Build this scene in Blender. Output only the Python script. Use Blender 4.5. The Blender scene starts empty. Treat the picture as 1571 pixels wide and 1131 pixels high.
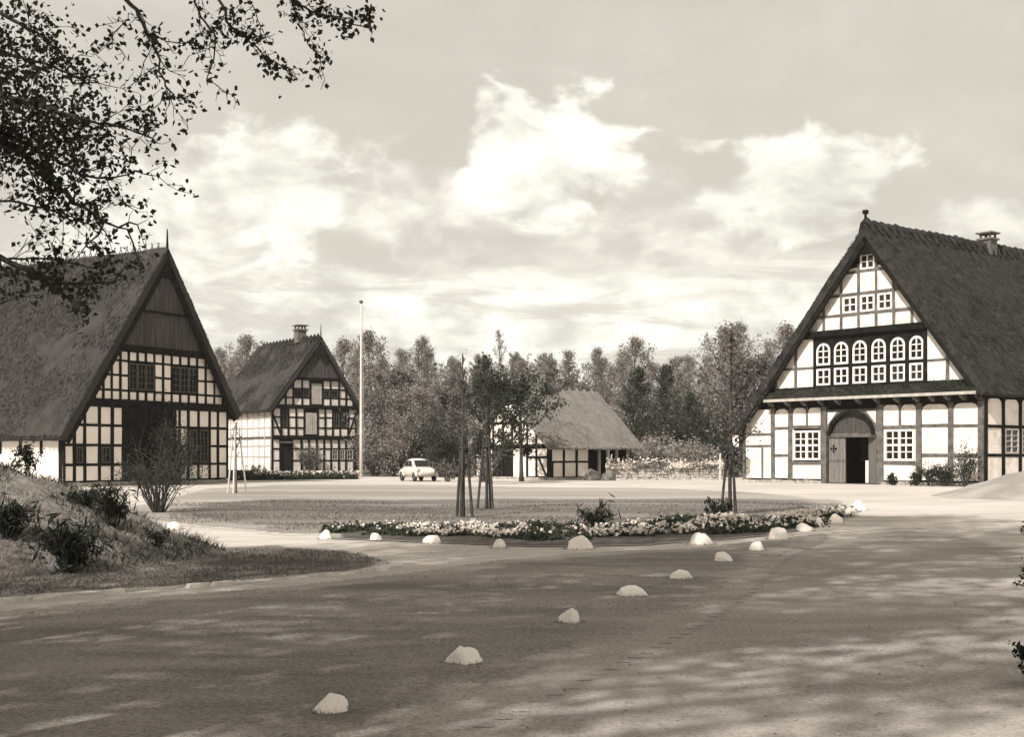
import bpy, bmesh, math, random
import numpy as np
from mathutils import Vector, Matrix, noise as mnoise

random.seed(7)
SC = bpy.context.scene
COL = SC.collection

# ------------------------------------------------------------------ camera
F_PX, CX, HZ, H = 2000.0, 785.5, 700.0, 1.4      # focal length and horizon in photo pixels, eye height in metres
cam_d = bpy.data.cameras.new('camera')
cam_d.sensor_width = 36.0
cam_d.lens = 36.0 * F_PX / 1571.0
cam_d.shift_y = (HZ - 565.5) / 1571.0
cam_d.clip_start = 0.1
cam_d.clip_end = 6000.0
cam = bpy.data.objects.new('camera', cam_d)
COL.objects.link(cam)
cam.location = (0, 0, H)
cam.rotation_euler = (math.radians(90), 0, 0)
SC.camera = cam

# ------------------------------------------------------------------ sun, sky, exposure
SUN_EL = math.radians(41)
SUN_FROM = Vector((-0.54, -0.84, 0)).normalized()          # where the sun stands: left, behind the camera
sun_dir = Vector((SUN_FROM.x * math.cos(SUN_EL), SUN_FROM.y * math.cos(SUN_EL), math.sin(SUN_EL)))
sun_d = bpy.data.lights.new('sun', 'SUN')
sun_d.energy = 5.0
sun_d.angle = math.radians(0.6)
sun_d.color = (1.0, 0.955, 0.90)
sun = bpy.data.objects.new('sun', sun_d)
COL.objects.link(sun)
sun.location = (-30, -40, 50)
sun.rotation_euler = sun_dir.to_track_quat('Z', 'Y').to_euler()

SC.view_settings.view_transform = 'Standard'
SC.view_settings.look = 'None'
SC.view_settings.exposure = 0.22
SC.view_settings.gamma = 1.0
SC.view_settings.use_curve_mapping = False
SC.cycles.use_denoising = True
SC.cycles.max_bounces = 6
SC.cycles.transparent_max_bounces = 8

world = bpy.data.worlds.new('World')
SC.world = world
world.use_nodes = True


class NT:
    """small helper to wire shader nodes"""
    def __init__(s, tree):
        s.t = tree
        s.t.nodes.clear()

    def n(s, typ, **kw):
        nd = s.t.nodes.new(typ)
        for k, v in kw.items():
            setattr(nd, k, v)
        return nd

    def l(s, a, b):
        s.t.links.new(a, b)

    def math(s, op, a, b=None, c=None, clamp=False):
        nd = s.n('ShaderNodeMath', operation=op)
        nd.use_clamp = clamp
        for i, v in enumerate((a, b, c)):
            if v is None:
                continue
            if isinstance(v, (int, float)):
                nd.inputs[i].default_value = v
            else:
                s.l(v, nd.inputs[i])
        return nd.outputs[0]

    def noise(s, vec, scale, detail=6, rough=.55, dist=0.0):
        nd = s.n('ShaderNodeTexNoise')
        nd.inputs['Scale'].default_value = scale
        nd.inputs['Detail'].default_value = detail
        nd.inputs['Roughness'].default_value = rough
        nd.inputs['Distortion'].default_value = dist
        s.l(vec, nd.inputs['Vector'])
        return nd.outputs['Fac']

    def mix(s, fac, a, b):
        nd = s.n('ShaderNodeMix', data_type='RGBA')
        if isinstance(fac, (int, float)):
            nd.inputs['Factor'].default_value = fac
        else:
            s.l(fac, nd.inputs['Factor'])
        for v, nm in ((a, 6), (b, 7)):
            if isinstance(v, (tuple, list)):
                nd.inputs[nm].default_value = (*v[:3], 1)
            else:
                s.l(v, nd.inputs[nm])
        return nd.outputs[2]

    def smooth(s, x, lo, hi):
        nd = s.n('ShaderNodeMapRange', interpolation_type='SMOOTHSTEP')
        nd.inputs['From Min'].default_value = lo
        nd.inputs['From Max'].default_value = hi
        s.l(x, nd.inputs['Value'])
        return nd.outputs['Result']


def build_sky():
    g = NT(world.node_tree)
    out = g.n('ShaderNodeOutputWorld')
    bg = g.n('ShaderNodeBackground')
    bg.inputs['Strength'].default_value = 0.1
    g.l(bg.outputs[0], out.inputs['Surface'])
    sky = g.n('ShaderNodeTexSky')
    sky.sky_type = 'NISHITA'
    sky.sun_disc = False
    sky.sun_elevation = SUN_EL
    sky.sun_rotation = math.atan2(SUN_FROM.x, SUN_FROM.y)
    sky.air_density = 1.0
    sky.dust_density = 2.5
    bw = g.n('ShaderNodeRGBToBW')
    g.l(sky.outputs[0], bw.inputs[0])
    tc = g.n('ShaderNodeTexCoord')
    d = tc.outputs['Generated']
    sp = g.n('ShaderNodeSeparateXYZ')
    g.l(d, sp.inputs[0])
    az = g.math('ARCTAN2', sp.outputs[0], sp.outputs[1])
    el = g.math('ARCSINE', sp.outputs[2])
    mp = g.n('ShaderNodeMapping')
    mp.inputs['Scale'].default_value = (1, 1, 1.7)
    g.l(d, mp.inputs[0])
    v = mp.outputs[0]
    n_big = g.noise(v, 5.0, 6, .58, .3)
    n_fine = g.noise(v, 16.0, 6, .6, .4)
    n_veil = g.noise(v, 2.2, 5, .55, .2)

    def billow(vec, scale):
        n = g.noise(vec, scale, 4, .5, .3)
        return g.math('SUBTRACT', .10, g.math('ABSOLUTE', g.math('SUBTRACT', n, .5)))
    n_bil = billow(v, 13.0)
    warp = g.math('ADD', g.math('MULTIPLY', g.math('SUBTRACT', n_big, .5), 1.5),
                  g.math('ADD', g.math('MULTIPLY', g.math('SUBTRACT', n_fine, .5), 1.0), g.math('MULTIPLY', n_bil, 3.0)))
    # heaps of cumulus: azimuth, elevation, half width, half height (radians), softness, strength
    heaps = []
    for (px, py, rx, ry, soft, amp) in [(815, 240, 150, 115, .42, 1.0), (700, 330, 320, 130, 1.2, .8),
                                        (1215, 305, 150, 90, .45, .92), (1060, 365, 290, 100, 1.2, .8),
                                        (395, 300, 165, 115, .6, .92), (250, 340, 330, 150, 1.1, .95),
                                        (545, 320, 60, 30, .7, .5), (1520, 370, 120, 45, .5, .8),
                                        (-400, 250, 300, 120, .6, .9), (2050, 240, 260, 110, .6, .9),
                                        (3000, 330, 420, 120, .6, .9), (-1700, 300, 420, 130, .6, .9)]:
        a0, e0 = math.atan((px - CX) / F_PX), math.atan((HZ - py) / F_PX)
        da = g.math('DIVIDE', g.math('SUBTRACT', az, a0), rx / F_PX)
        de = g.math('DIVIDE', g.math('SUBTRACT', el, e0), ry / F_PX)
        r = g.math('SQRT', g.math('ADD', g.math('MULTIPLY', da, da), g.math('MULTIPLY', de, de)))
        m = g.math('ADD', g.math('SUBTRACT', 1.0, r), warp)
        # the top of a heap is crisp, its foot dissolves
        m = g.math('MULTIPLY', g.smooth(m, 0.0, soft), amp)
        heaps.append(m)
    m = heaps[0]
    for h in heaps[1:]:
        m = g.math('MAXIMUM', m, h)
    # bright bank low over the woods, all the way round
    e = g.math('ADD', el, g.math('MULTIPLY', warp, .025))
    bank = g.math('SUBTRACT', 1.0, g.smooth(e, .12, .185))
    streak = g.n('ShaderNodeMapping')
    streak.inputs['Scale'].default_value = (1, 1, 7)
    g.l(d, streak.inputs[0])
    n_st = g.noise(streak.outputs[0], 6.5, 8, .62, .5)
    bank = g.math('MULTIPLY', bank, g.math('ADD', .28, g.math('MULTIPLY', g.smooth(n_st, .43, .59), .78)), clamp=True)
    # general thin clouds further out and up
    thin = g.math('MULTIPLY', g.smooth(n_veil, .42, .72), .25)
    m = g.math('MAXIMUM', g.math('MAXIMUM', m, bank), thin, clamp=True)
    lum = g.math('MULTIPLY', bw.outputs[0], SKY_GAIN)
    tint = g.n('ShaderNodeCombineColor')
    for i, k in enumerate((1.0, .925, .835)):
        g.l(g.math('MULTIPLY', lum, k), tint.inputs[i])
    # a thin even veil of high cloud covers most of the blue
    veil = g.n('ShaderNodeCombineColor')
    vb = g.math('ADD', 5.7, g.math('MULTIPLY', n_big, 1.5))
    for i, k in enumerate((1.0, .938, .832)):
        g.l(g.math('MULTIPLY', vb, k), veil.inputs[i])
    base = g.mix(.8, tint.outputs[0], veil.outputs[0])
    # the heaps are lit from the upper left: compare the cloud with itself a little towards the sun
    sh = g.n('ShaderNodeMapping')
    sh.inputs['Location'].default_value = (-.022, 0, .05)
    g.l(v, sh.inputs[0])
    n_off = g.noise(sh.outputs[0], 5.0, 6, .58, .3)
    n_off2 = g.noise(sh.outputs[0], 16.0, 6, .6, .4)
    relief = g.math('ADD', g.math('SUBTRACT', n_big, n_off), g.math('MULTIPLY', g.math('SUBTRACT', n_fine, n_off2), .35))
    relief = g.math('ADD', relief, g.math('MULTIPLY', g.math('SUBTRACT', n_bil, billow(sh.outputs[0], 13.0)), .9))
    bright = g.math('ADD', .64, g.math('MULTIPLY', g.smooth(relief, -.22, .2), .36))
    cl = g.n('ShaderNodeCombineColor')
    for i, k in enumerate((10.2, 9.9, 8.9)):
        g.l(g.math('MULTIPLY', bright, k), cl.inputs[i])
    col = g.mix(m, base, cl.outputs[0])
    g.l(col, bg.inputs['Color'])


SKY_GAIN = 1.0
HAZE = .00028
build_sky()


# ------------------------------------------------------------------ helpers
def at(px, py, Y):
    """point seen at photo pixel (px, py) at distance Y in front of the camera"""
    return Vector(((px - CX) / F_PX * Y, Y, H + (HZ - py) / F_PX * Y))


def G(px, py):
    """point of the level ground seen at photo pixel"""
    Y = F_PX * H / (py - HZ)
    return Vector(((px - CX) / F_PX * Y, Y, 0))


def tag(o, label=None, cat=None, group=None, kind=None):
    if label: o['label'] = label
    if cat: o['category'] = cat
    if group: o['group'] = group
    if kind: o['kind'] = kind
    return o


def empty(name, loc=(0, 0, 0), rz=0.0, label=None, cat=None, group=None):
    o = bpy.data.objects.new(name, None)
    o.empty_display_size = .3
    COL.objects.link(o)
    o.location = loc
    o.rotation_euler = (0, 0, rz)
    return tag(o, label, cat, group)


def link(name, me, parent=None, loc=None):
    o = bpy.data.objects.new(name, me)
    COL.objects.link(o)
    if parent is not None:
        o.parent = parent
    if loc is not None:
        o.location = loc
    return o


class MB:
    def __init__(s):
        s.v = []
        s.f = []

    def add(s, vs, fs):
        b = len(s.v)
        s.v += [tuple(p) for p in vs]
        s.f += [tuple(i + b for i in f) for f in fs]

    def box(s, x0, x1, y0, y1, z0, z1):
        s.add([(x0, y0, z0), (x1, y0, z0), (x1, y1, z0), (x0, y1, z0), (x0, y0, z1), (x1, y0, z1), (x1, y1, z1), (x0, y1, z1)],
              [(0, 3, 2, 1), (4, 5, 6, 7), (0, 1, 5, 4), (1, 2, 6, 5), (2, 3, 7, 6), (3, 0, 4, 7)])

    def extr(s, pts, vec):
        n = len(pts)
        a = [Vector(p) for p in pts]
        b = [p + Vector(vec) for p in a]
        s.add(a + b, [tuple(range(n - 1, -1, -1)), tuple(range(n, 2 * n))] + [(i, (i + 1) % n, n + (i + 1) % n, n + i) for i in range(n)])

    def tube(s, pts, radii, n=6, cap=True):
        pts = [Vector(p) for p in pts]
        rings = []
        for i, p in enumerate(pts):
            t = (pts[min(i + 1, len(pts) - 1)] - pts[max(i - 1, 0)])
            if t.length < 1e-9:
                t = Vector((0, 0, 1))
            t.normalize()
            ref = Vector((0, 0, 1)) if abs(t.z) < .9 else Vector((1, 0, 0))
            a = t.cross(ref).normalized()
            b = t.cross(a)
            r = radii[i]
            rings.append([p + a * (r * math.cos(2 * math.pi * k / n)) + b * (r * math.sin(2 * math.pi * k / n)) for k in range(n)])
        vs = [q for r in rings for q in r]
        fs = []
        for i in range(len(rings) - 1):
            for k in range(n):
                fs.append((i * n + k, i * n + (k + 1) % n, (i + 1) * n + (k + 1) % n, (i + 1) * n + k))
        if cap:
            fs.append(tuple(range(n - 1, -1, -1)))
            fs.append(tuple((len(rings) - 1) * n + k for k in range(n)))
        s.add(vs, fs)

    def mesh(s, name, mat, smooth=False, fix=True):
        me = bpy.data.meshes.new(name)
        me.from_pydata(s.v, [], s.f)
        if fix:
            bm = bmesh.new()
            bm.from_mesh(me)
            bmesh.ops.recalc_face_normals(bm, faces=bm.faces)
            bm.to_mesh(me)
            bm.free()
        me.materials.append(mat)
        if smooth:
            me.polygons.foreach_set('use_smooth', [True] * len(me.polygons))
        return me

    def build(s, name, mat, parent=None, smooth=False, fix=True):
        return link(name, s.mesh(name, mat, smooth, fix), parent)


def np_mesh(name, verts, quads, mat, smooth=False):
    """mesh from numpy arrays of quads (fast)"""
    me = bpy.data.meshes.new(name)
    nv, nq = len(verts), len(quads)
    k = quads.shape[1]
    me.vertices.add(nv)
    me.vertices.foreach_set('co', np.asarray(verts, dtype=np.float32).ravel())
    me.loops.add(nq * k)
    me.loops.foreach_set('vertex_index', np.asarray(quads, dtype=np.int32).ravel())
    me.polygons.add(nq)
    me.polygons.foreach_set('loop_start', np.arange(0, nq * k, k, dtype=np.int32))
    me.polygons.foreach_set('loop_total', np.full(nq, k, dtype=np.int32))
    if smooth:
        me.polygons.foreach_set('use_smooth', np.ones(nq, dtype=bool))
    me.update(calc_edges=True)
    me.materials.append(mat)
    return me


def leaf_mesh(name, pts, size, mat, rng, aspect=.55, droop=0.0, up=0.0):
    """one pointed leaf (a folded diamond) at every point"""
    pts = np.asarray(pts, dtype=float)
    n = len(pts)
    d = rng.normal(size=(n, 3))
    d[:, 2] -= droop
    d /= np.linalg.norm(d, axis=1)[:, None]
    q = rng.normal(size=(n, 3))
    q[:, 2] += up
    s = np.cross(d, q)
    s /= np.linalg.norm(s, axis=1)[:, None] + 1e-9
    sz = size * rng.uniform(.6, 1.3, size=(n, 1))
    a = pts - d * sz * .5
    c = pts + d * sz * .5
    b = pts + s * sz * .5 * aspect - d * sz * .06
    e = pts - s * sz * .5 * aspect - d * sz * .06
    V = np.stack([a, b, c, e], axis=1).reshape(-1, 3)
    Q = np.arange(4 * n).reshape(n, 4)
    return np_mesh(name, V, Q, mat)


def blade_mesh(name, base, tip, width, mat, rng):
    """thin blades from base to tip (grass, straw)"""
    base, tip = np.asarray(base, float), np.asarray(tip, float)
    n = len(base)
    d = tip - base
    s = np.cross(d, rng.normal(size=(n, 3)))
    s /= np.linalg.norm(s, axis=1)[:, None] + 1e-9
    w = width * rng.uniform(.6, 1.3, size=(n, 1))
    V = np.stack([base - s * w / 2, base + s * w / 2, tip + s * w * .12, tip - s * w * .12], axis=1).reshape(-1, 3)
    return np_mesh(name, V, np.arange(4 * n).reshape(n, 4), mat)


# ------------------------------------------------------------------ materials
def M(name, c1, c2, scale=3.0, rough=.9, bump=.3, bscale=30.0, stretch=(1, 1, 1), bstretch=None, contrast=(.35, .65),
      fine=.35, spec=.2, dist=.02, detail=6):
    m = bpy.data.materials.new(name)
    m.use_nodes = True
    g = NT(m.node_tree)
    out = g.n('ShaderNodeOutputMaterial')
    p = g.n('ShaderNodeBsdfPrincipled')
    g.l(p.outputs[0], out.inputs[0])
    tc = g.n('ShaderNodeTexCoord')
    mp = g.n('ShaderNodeMapping')
    mp.inputs['Scale'].default_value = stretch
    g.l(tc.outputs['Object'], mp.inputs[0])
    mp2 = g.n('ShaderNodeMapping')
    mp2.inputs['Scale'].default_value = bstretch or stretch
    g.l(tc.outputs['Object'], mp2.inputs[0])
    a = g.noise(mp.outputs[0], scale, detail)
    b = g.noise(mp2.outputs[0], bscale, 4, .65)
    fac = g.smooth(g.math('ADD', g.math('MULTIPLY', a, 1 - fine), g.math('MULTIPLY', b, fine)), *contrast)
    col = g.mix(fac, c1, c2)
    g.l(col, p.inputs['Base Color'])
    p.inputs['Roughness'].default_value = rough
    p.inputs['Specular IOR Level'].default_value = spec
    if bump:
        bp = g.n('ShaderNodeBump')
        bp.inputs['Strength'].default_value = bump
        bp.inputs['Distance'].default_value = dist
        g.l(b, bp.inputs['Height'])
        g.l(bp.outputs[0], p.inputs['Normal'])
    return m


def layered(name, A, B=None):
    """ground whose upper layer B frays out over the lower layer A where the mesh attribute 'mask' falls off"""
    m = bpy.data.materials.new(name)
    m.use_nodes = True
    g = NT(m.node_tree)
    out = g.n('ShaderNodeOutputMaterial')
    p = g.n('ShaderNodeBsdfPrincipled')
    g.l(p.outputs[0], out.inputs[0])
    p.inputs['Roughness'].default_value = 1.0
    p.inputs['Specular IOR Level'].default_value = .1
    tc = g.n('ShaderNodeTexCoord')
    ob = tc.outputs['Object']
    grit = g.noise(ob, 26, 5, .7)
    speck = g.noise(ob, 75, 2, .6)

    def layer(c1, c2, scale, stretch, gritty):
        mp = g.n('ShaderNodeMapping')
        mp.inputs['Scale'].default_value = stretch
        g.l(ob, mp.inputs[0])
        a = g.noise(mp.outputs[0], scale, 10, .62, .3)
        b = g.noise(mp.outputs[0], scale * .22, 4, .5)
        v = g.math('ADD', g.math('MULTIPLY', a, .55), g.math('MULTIPLY', b, .45))
        v = g.math('ADD', v, g.math('MULTIPLY', g.math('SUBTRACT', grit, .5), gritty))
        v = g.math('ADD', v, g.math('MULTIPLY', g.math('SUBTRACT', speck, .5), gritty * .6))
        return g.mix(g.smooth(v, .36, .64), c1, c2)
    col = layer(*A)
    if B:
        at_ = g.n('ShaderNodeAttribute')
        at_.attribute_name = 'mask'
        fr = g.noise(ob, 1.1, 8, .68, .5)
        fac = g.smooth(g.math('ADD', at_.outputs['Fac'], g.math('MULTIPLY', g.math('SUBTRACT', fr, .5), 1.3)), .35, .65)
        zero = g.smooth(at_.outputs['Fac'], .0, .45)
        col = g.mix(g.math('MULTIPLY', fac, zero), col, layer(*B))
    g.l(col, p.inputs['Base Color'])
    bp = g.n('ShaderNodeBump')
    bp.inputs['Strength'].default_value = .8
    bp.inputs['Distance'].default_value = .035
    g.l(g.math('ADD', g.math('MULTIPLY', grit, .7), g.math('MULTIPLY', speck, .3)), bp.inputs['Height'])
    g.l(bp.outputs[0], p.inputs['Normal'])
    return m


def leafmat(name, c1, c2, trans=.3, scale=1.2):
    m = bpy.data.materials.new(name)
    m.use_nodes = True
    g = NT(m.node_tree)
    out = g.n('ShaderNodeOutputMaterial')
    tc = g.n('ShaderNodeTexCoord')
    a = g.noise(tc.outputs['Object'], scale, 4)
    b = g.noise(tc.outputs['Object'], scale * 14, 2)
    col = g.mix(g.smooth(g.math('ADD', g.math('MULTIPLY', a, .5), g.math('MULTIPLY', b, .5)), .35, .65), c1, c2)
    df = g.n('ShaderNodeBsdfDiffuse')
    tr = g.n('ShaderNodeBsdfTranslucent')
    mx = g.n('ShaderNodeMixShader')
    mx.inputs[0].default_value = trans
    g.l(col, df.inputs[0])
    g.l(col, tr.inputs[0])
    g.l(df.outputs[0], mx.inputs[1])
    g.l(tr.outputs[0], mx.inputs[2])
    g.l(mx.outputs[0], out.inputs[0])
    return m


def sep(v, k=1.0):
    """a sepia-toned grey of reflectance v"""
    return (v * 1.075, v * .985, v * .89)


PLASTER = M('white_plaster', sep(.50), sep(.74), 1.6, .92, .5, 12, contrast=(.34, .58), dist=.015, detail=9)
PLASTER_OLD = M('weathered_plaster', sep(.72), sep(.84), 1.0, .95, .5, 14, contrast=(.3, .65), dist=.012)
PLASTER_PALE = M('limewash', sep(.74), sep(.83), .9, .95, .3, 14, contrast=(.3, .65), dist=.012)
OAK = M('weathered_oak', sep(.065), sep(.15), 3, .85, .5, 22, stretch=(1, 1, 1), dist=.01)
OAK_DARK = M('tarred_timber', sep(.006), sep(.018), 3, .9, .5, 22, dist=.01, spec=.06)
OAK_PALE = M('limewashed_timber', sep(.30), sep(.46), 3, .9, .4, 22, dist=.01)
BOARD = M('weather_board', sep(.035), sep(.085), 2, .9, .5, 12, stretch=(5, 5, .5), dist=.012)
DOOR = M('door_board', sep(.11), sep(.19), 2, .85, .4, 12, stretch=(6, 6, .5), dist=.01)
THATCH_DARK = M('mossy_thatch', sep(.010), sep(.045), 2.2, 1.0, .9, 9, stretch=(1.1, 1.4, 1.1), bstretch=(1.2, 4, 1.2), contrast=(.36, .64), fine=.5, dist=.07)
THATCH_MID = M('grey_thatch', sep(.028), sep(.056), 1.1, 1.0, .5, 16, stretch=(.7, 1.2, .7), bstretch=(1.0, 4, 1.0), contrast=(.34, .66), fine=.45, dist=.03)
THATCH_PALE = M('pale_thatch', sep(.14), sep(.21), 1.6, 1.0, .6, 9, stretch=(.7, 1.2, .7), bstretch=(1.0, 5, 1.0), fine=.5, dist=.04)
STRAW_DARK = M('mossy_straw', sep(.010), sep(.06), 1.5, 1.0, 0, 6, fine=.5)
STRAW_MID = M('grey_straw', sep(.027), sep(.062), 1.5, 1.0, 0, 6, fine=.5)
STRAW_PALE = M('pale_straw', sep(.13), sep(.22), 1.5, 1.0, 0, 6, fine=.5)
FRAME_W = M('white_window_paint', sep(.78), sep(.84), 4, .5, .1, 40)
FRAME_D = M('dark_window_paint', sep(.05), sep(.08), 4, .6, .1, 40)
FRAME_G = M('grey_window_paint', sep(.36), sep(.46), 4, .6, .1, 40)
BRICK = M('chimney_brick', sep(.09), sep(.18), 6, .95, .5, 24)
EDGE = M('pale_sunlit_edge', sep(.5), sep(.68), 4, .95, .5, 14)
STONE = M('field_stone', sep(.22), sep(.42), 4, .95, .5, 14)
WHITESTONE = M('whitewashed_stone', sep(.55), sep(.90), 4.5, .9, 1.0, 14, contrast=(.28, .46), dist=.02)
G_SAND = (sep(.40), sep(.58), .6, (.5, 1.2, 1), .5)
G_DRIVE_SHADE = (sep(.25), sep(.42), .8, (.5, 1.2, 1), .7)  # the yard sand again, its colour darkened for the shade of the trees
G_EARTH = (sep(.07), sep(.14), 1.5, (1, 1, 1), .8)
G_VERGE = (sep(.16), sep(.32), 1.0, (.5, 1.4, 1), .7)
G_LAWN = (sep(.24), sep(.38), .5, (.4, 1.6, 1), .4)
G_DARK_GRASS = (sep(.11), sep(.24), .6, (.3, 1.9, 1), .4)
SAND = layered('sandy_yard', G_SAND)
DRIVE_SHADE = layered('drive_shade_tone', G_SAND, G_DRIVE_SHADE)
VERGE = layered('worn_turf', G_DRIVE_SHADE, G_VERGE)
LAWN = layered('dry_short_lawn', G_SAND, G_LAWN)
LAWN_DARKER = layered('darker_lawn', G_LAWN, G_DARK_GRASS)  # darker tone over the front part of the lawn
BED = layered('bed_soil', G_LAWN, G_EARTH)
BANK = layered('bank_turf', G_SAND, G_DARK_GRASS)
EARTH = M('bare_earth', sep(.07), sep(.13), 1.5, 1.0, .8, 12, dist=.05)
MOUND = M('mound_soil', sep(.10), sep(.25), .9, 1.0, .9, 9, contrast=(.36, .64), fine=.4, dist=.06)
HEAP = M('sand_heap', sep(.22), sep(.36), .7, 1.0, .5, 20, dist=.03)
FARLAND = M('meadow', sep(.10), sep(.18), .05, 1.0, .3, 2)
BARK_TWIG = M('twiggy_bark', sep(.12), sep(.22), 3, 1.0, 0, 14)
BARK = M('bark', sep(.035), sep(.085), 3, 1.0, .8, 14, stretch=(3, 3, .7), dist=.03)
BARK_PALE = M('grey_bark', sep(.09), sep(.17), 3, 1.0, .6, 14, stretch=(3, 3, .7), dist=.03)
STAKE_D = M('dark_stake', sep(.035), sep(.07), 4, .95, .4, 20)
STAKE_P = M('peeled_stake', sep(.45), sep(.6), 4, .95, .4, 20)
POLE = M('painted_pole', sep(.5), sep(.6), 4, .5, .1, 20)
METAL = M('dark_metal', sep(.05), sep(.09), 6, .45, .1, 30, spec=.5)
CARPAINT = M('cream_car_paint', sep(.48), sep(.58), 2, .35, 0, 30, spec=.5)
RUBBER = M('rubber', sep(.02), sep(.03), 4, .9, 0, 30)
CHROME = M('chrome', sep(.5), sep(.6), 4, .15, 0, 30)
CHROME.node_tree.nodes['Principled BSDF'].inputs['Metallic'].default_value = 1.0


def glassmat(name, v):
    m = bpy.data.materials.new(name)
    m.use_nodes = True
    p = m.node_tree.nodes['Principled BSDF']
    p.inputs['Base Color'].default_value = (*sep(v), 1)
    p.inputs['Roughness'].default_value = .06
    p.inputs['Specular IOR Level'].default_value = .5
    return m


GLASS = glassmat('old_window_glass', .012)
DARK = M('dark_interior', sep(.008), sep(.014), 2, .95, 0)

LEAF_OAK = leafmat('oak_leaf', (.035, .038, .030), (.065, .068, .052), .25, 1.5)
LEAF_DARK = leafmat('evergreen_leaf', (.022, .027, .021), (.055, .062, .048), .15, .9)
LEAF_EVER = leafmat('yew_leaf', (.04, .043, .036), (.095, .098, .08), .2, .7)
LEAF_MID = leafmat('spring_leaf', sep(.11), sep(.22), .3, .5)
LEAF_PALE = leafmat('pale_spring_leaf', sep(.24), sep(.38), .35, .5)
LEAF_BEECH = leafmat('beech_bud', sep(.18), sep(.32), .3, .4)
GRASS_M = leafmat('mid_grass', sep(.10), sep(.22), .3, .8)
GRASS_D = leafmat('dark_grass', (.035, .042, .032), (.085, .09, .07), .3, .8)
GRASS_P = leafmat('pale_grass', sep(.20), sep(.38), .3, .8)
PETAL = leafmat('white_petal', sep(.72), sep(.82), .25, 3)
TWIG = M('twig', sep(.07), sep(.13), 2, 1.0, 0, 8)


# ------------------------------------------------------------------ half-timbered houses
def clip(poly, conv):
    """clip a 2-D polygon with a convex counter-clockwise polygon"""
    out = list(poly)
    n = len(conv)
    for i in range(n):
        a, b = conv[i], conv[(i + 1) % n]
        inp, out = out, []
        if not inp:
            return []
        side = lambda p: (b[0] - a[0]) * (p[1] - a[1]) - (b[1] - a[1]) * (p[0] - a[0])
        for j in range(len(inp)):
            p, q = inp[j], inp[(j + 1) % len(inp)]
            sp_, sq = side(p), side(q)
            if sp_ >= 0:
                out.append(p)
            if (sp_ > 0 and sq < 0) or (sp_ < 0 and sq > 0):
                t = sp_ / (sp_ - sq)
                out.append((p[0] + (q[0] - p[0]) * t, p[1] + (q[1] - p[1]) * t))
    return out


def area(p):
    return abs(sum(p[i][0] * p[(i + 1) % len(p)][1] - p[(i + 1) % len(p)][0] * p[i][1] for i in range(len(p)))) / 2


def rect(u0, u1, z0, z1):
    return [(u0, z0), (u1, z0), (u1, z1), (u0, z1)]


def arched(u0, u1, z0, z1, r=None, k=1.0):
    """rectangle whose two upper corners are rounded by braces"""
    w = u1 - u0
    r = min(r if r else w / 2, w / 2 - .001, z1 - z0)
    rz = min(r * k, z1 - z0)
    pts = [(u0, z0), (u1, z0)]
    for i in range(6):
        a = math.pi / 2 * i / 5
        pts.append((u1 - r + r * math.cos(a), z1 - rz + rz * math.sin(a)))
    for i in range(6):
        a = math.pi / 2 + math.pi / 2 * i / 5
        pts.append((u0 + r + r * math.cos(a), z1 - rz + rz * math.sin(a)))
    return pts


class House:
    def __init__(s, name, label, corner, e, cat='house'):
        e = Vector((e[0], e[1], 0)).normalized()
        s.e, s.inw = e, Vector((-e.y, e.x, 0))
        s.o = Vector(corner)
        s.root = empty(name, s.o, math.atan2(e.y, e.x), label, cat)


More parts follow.
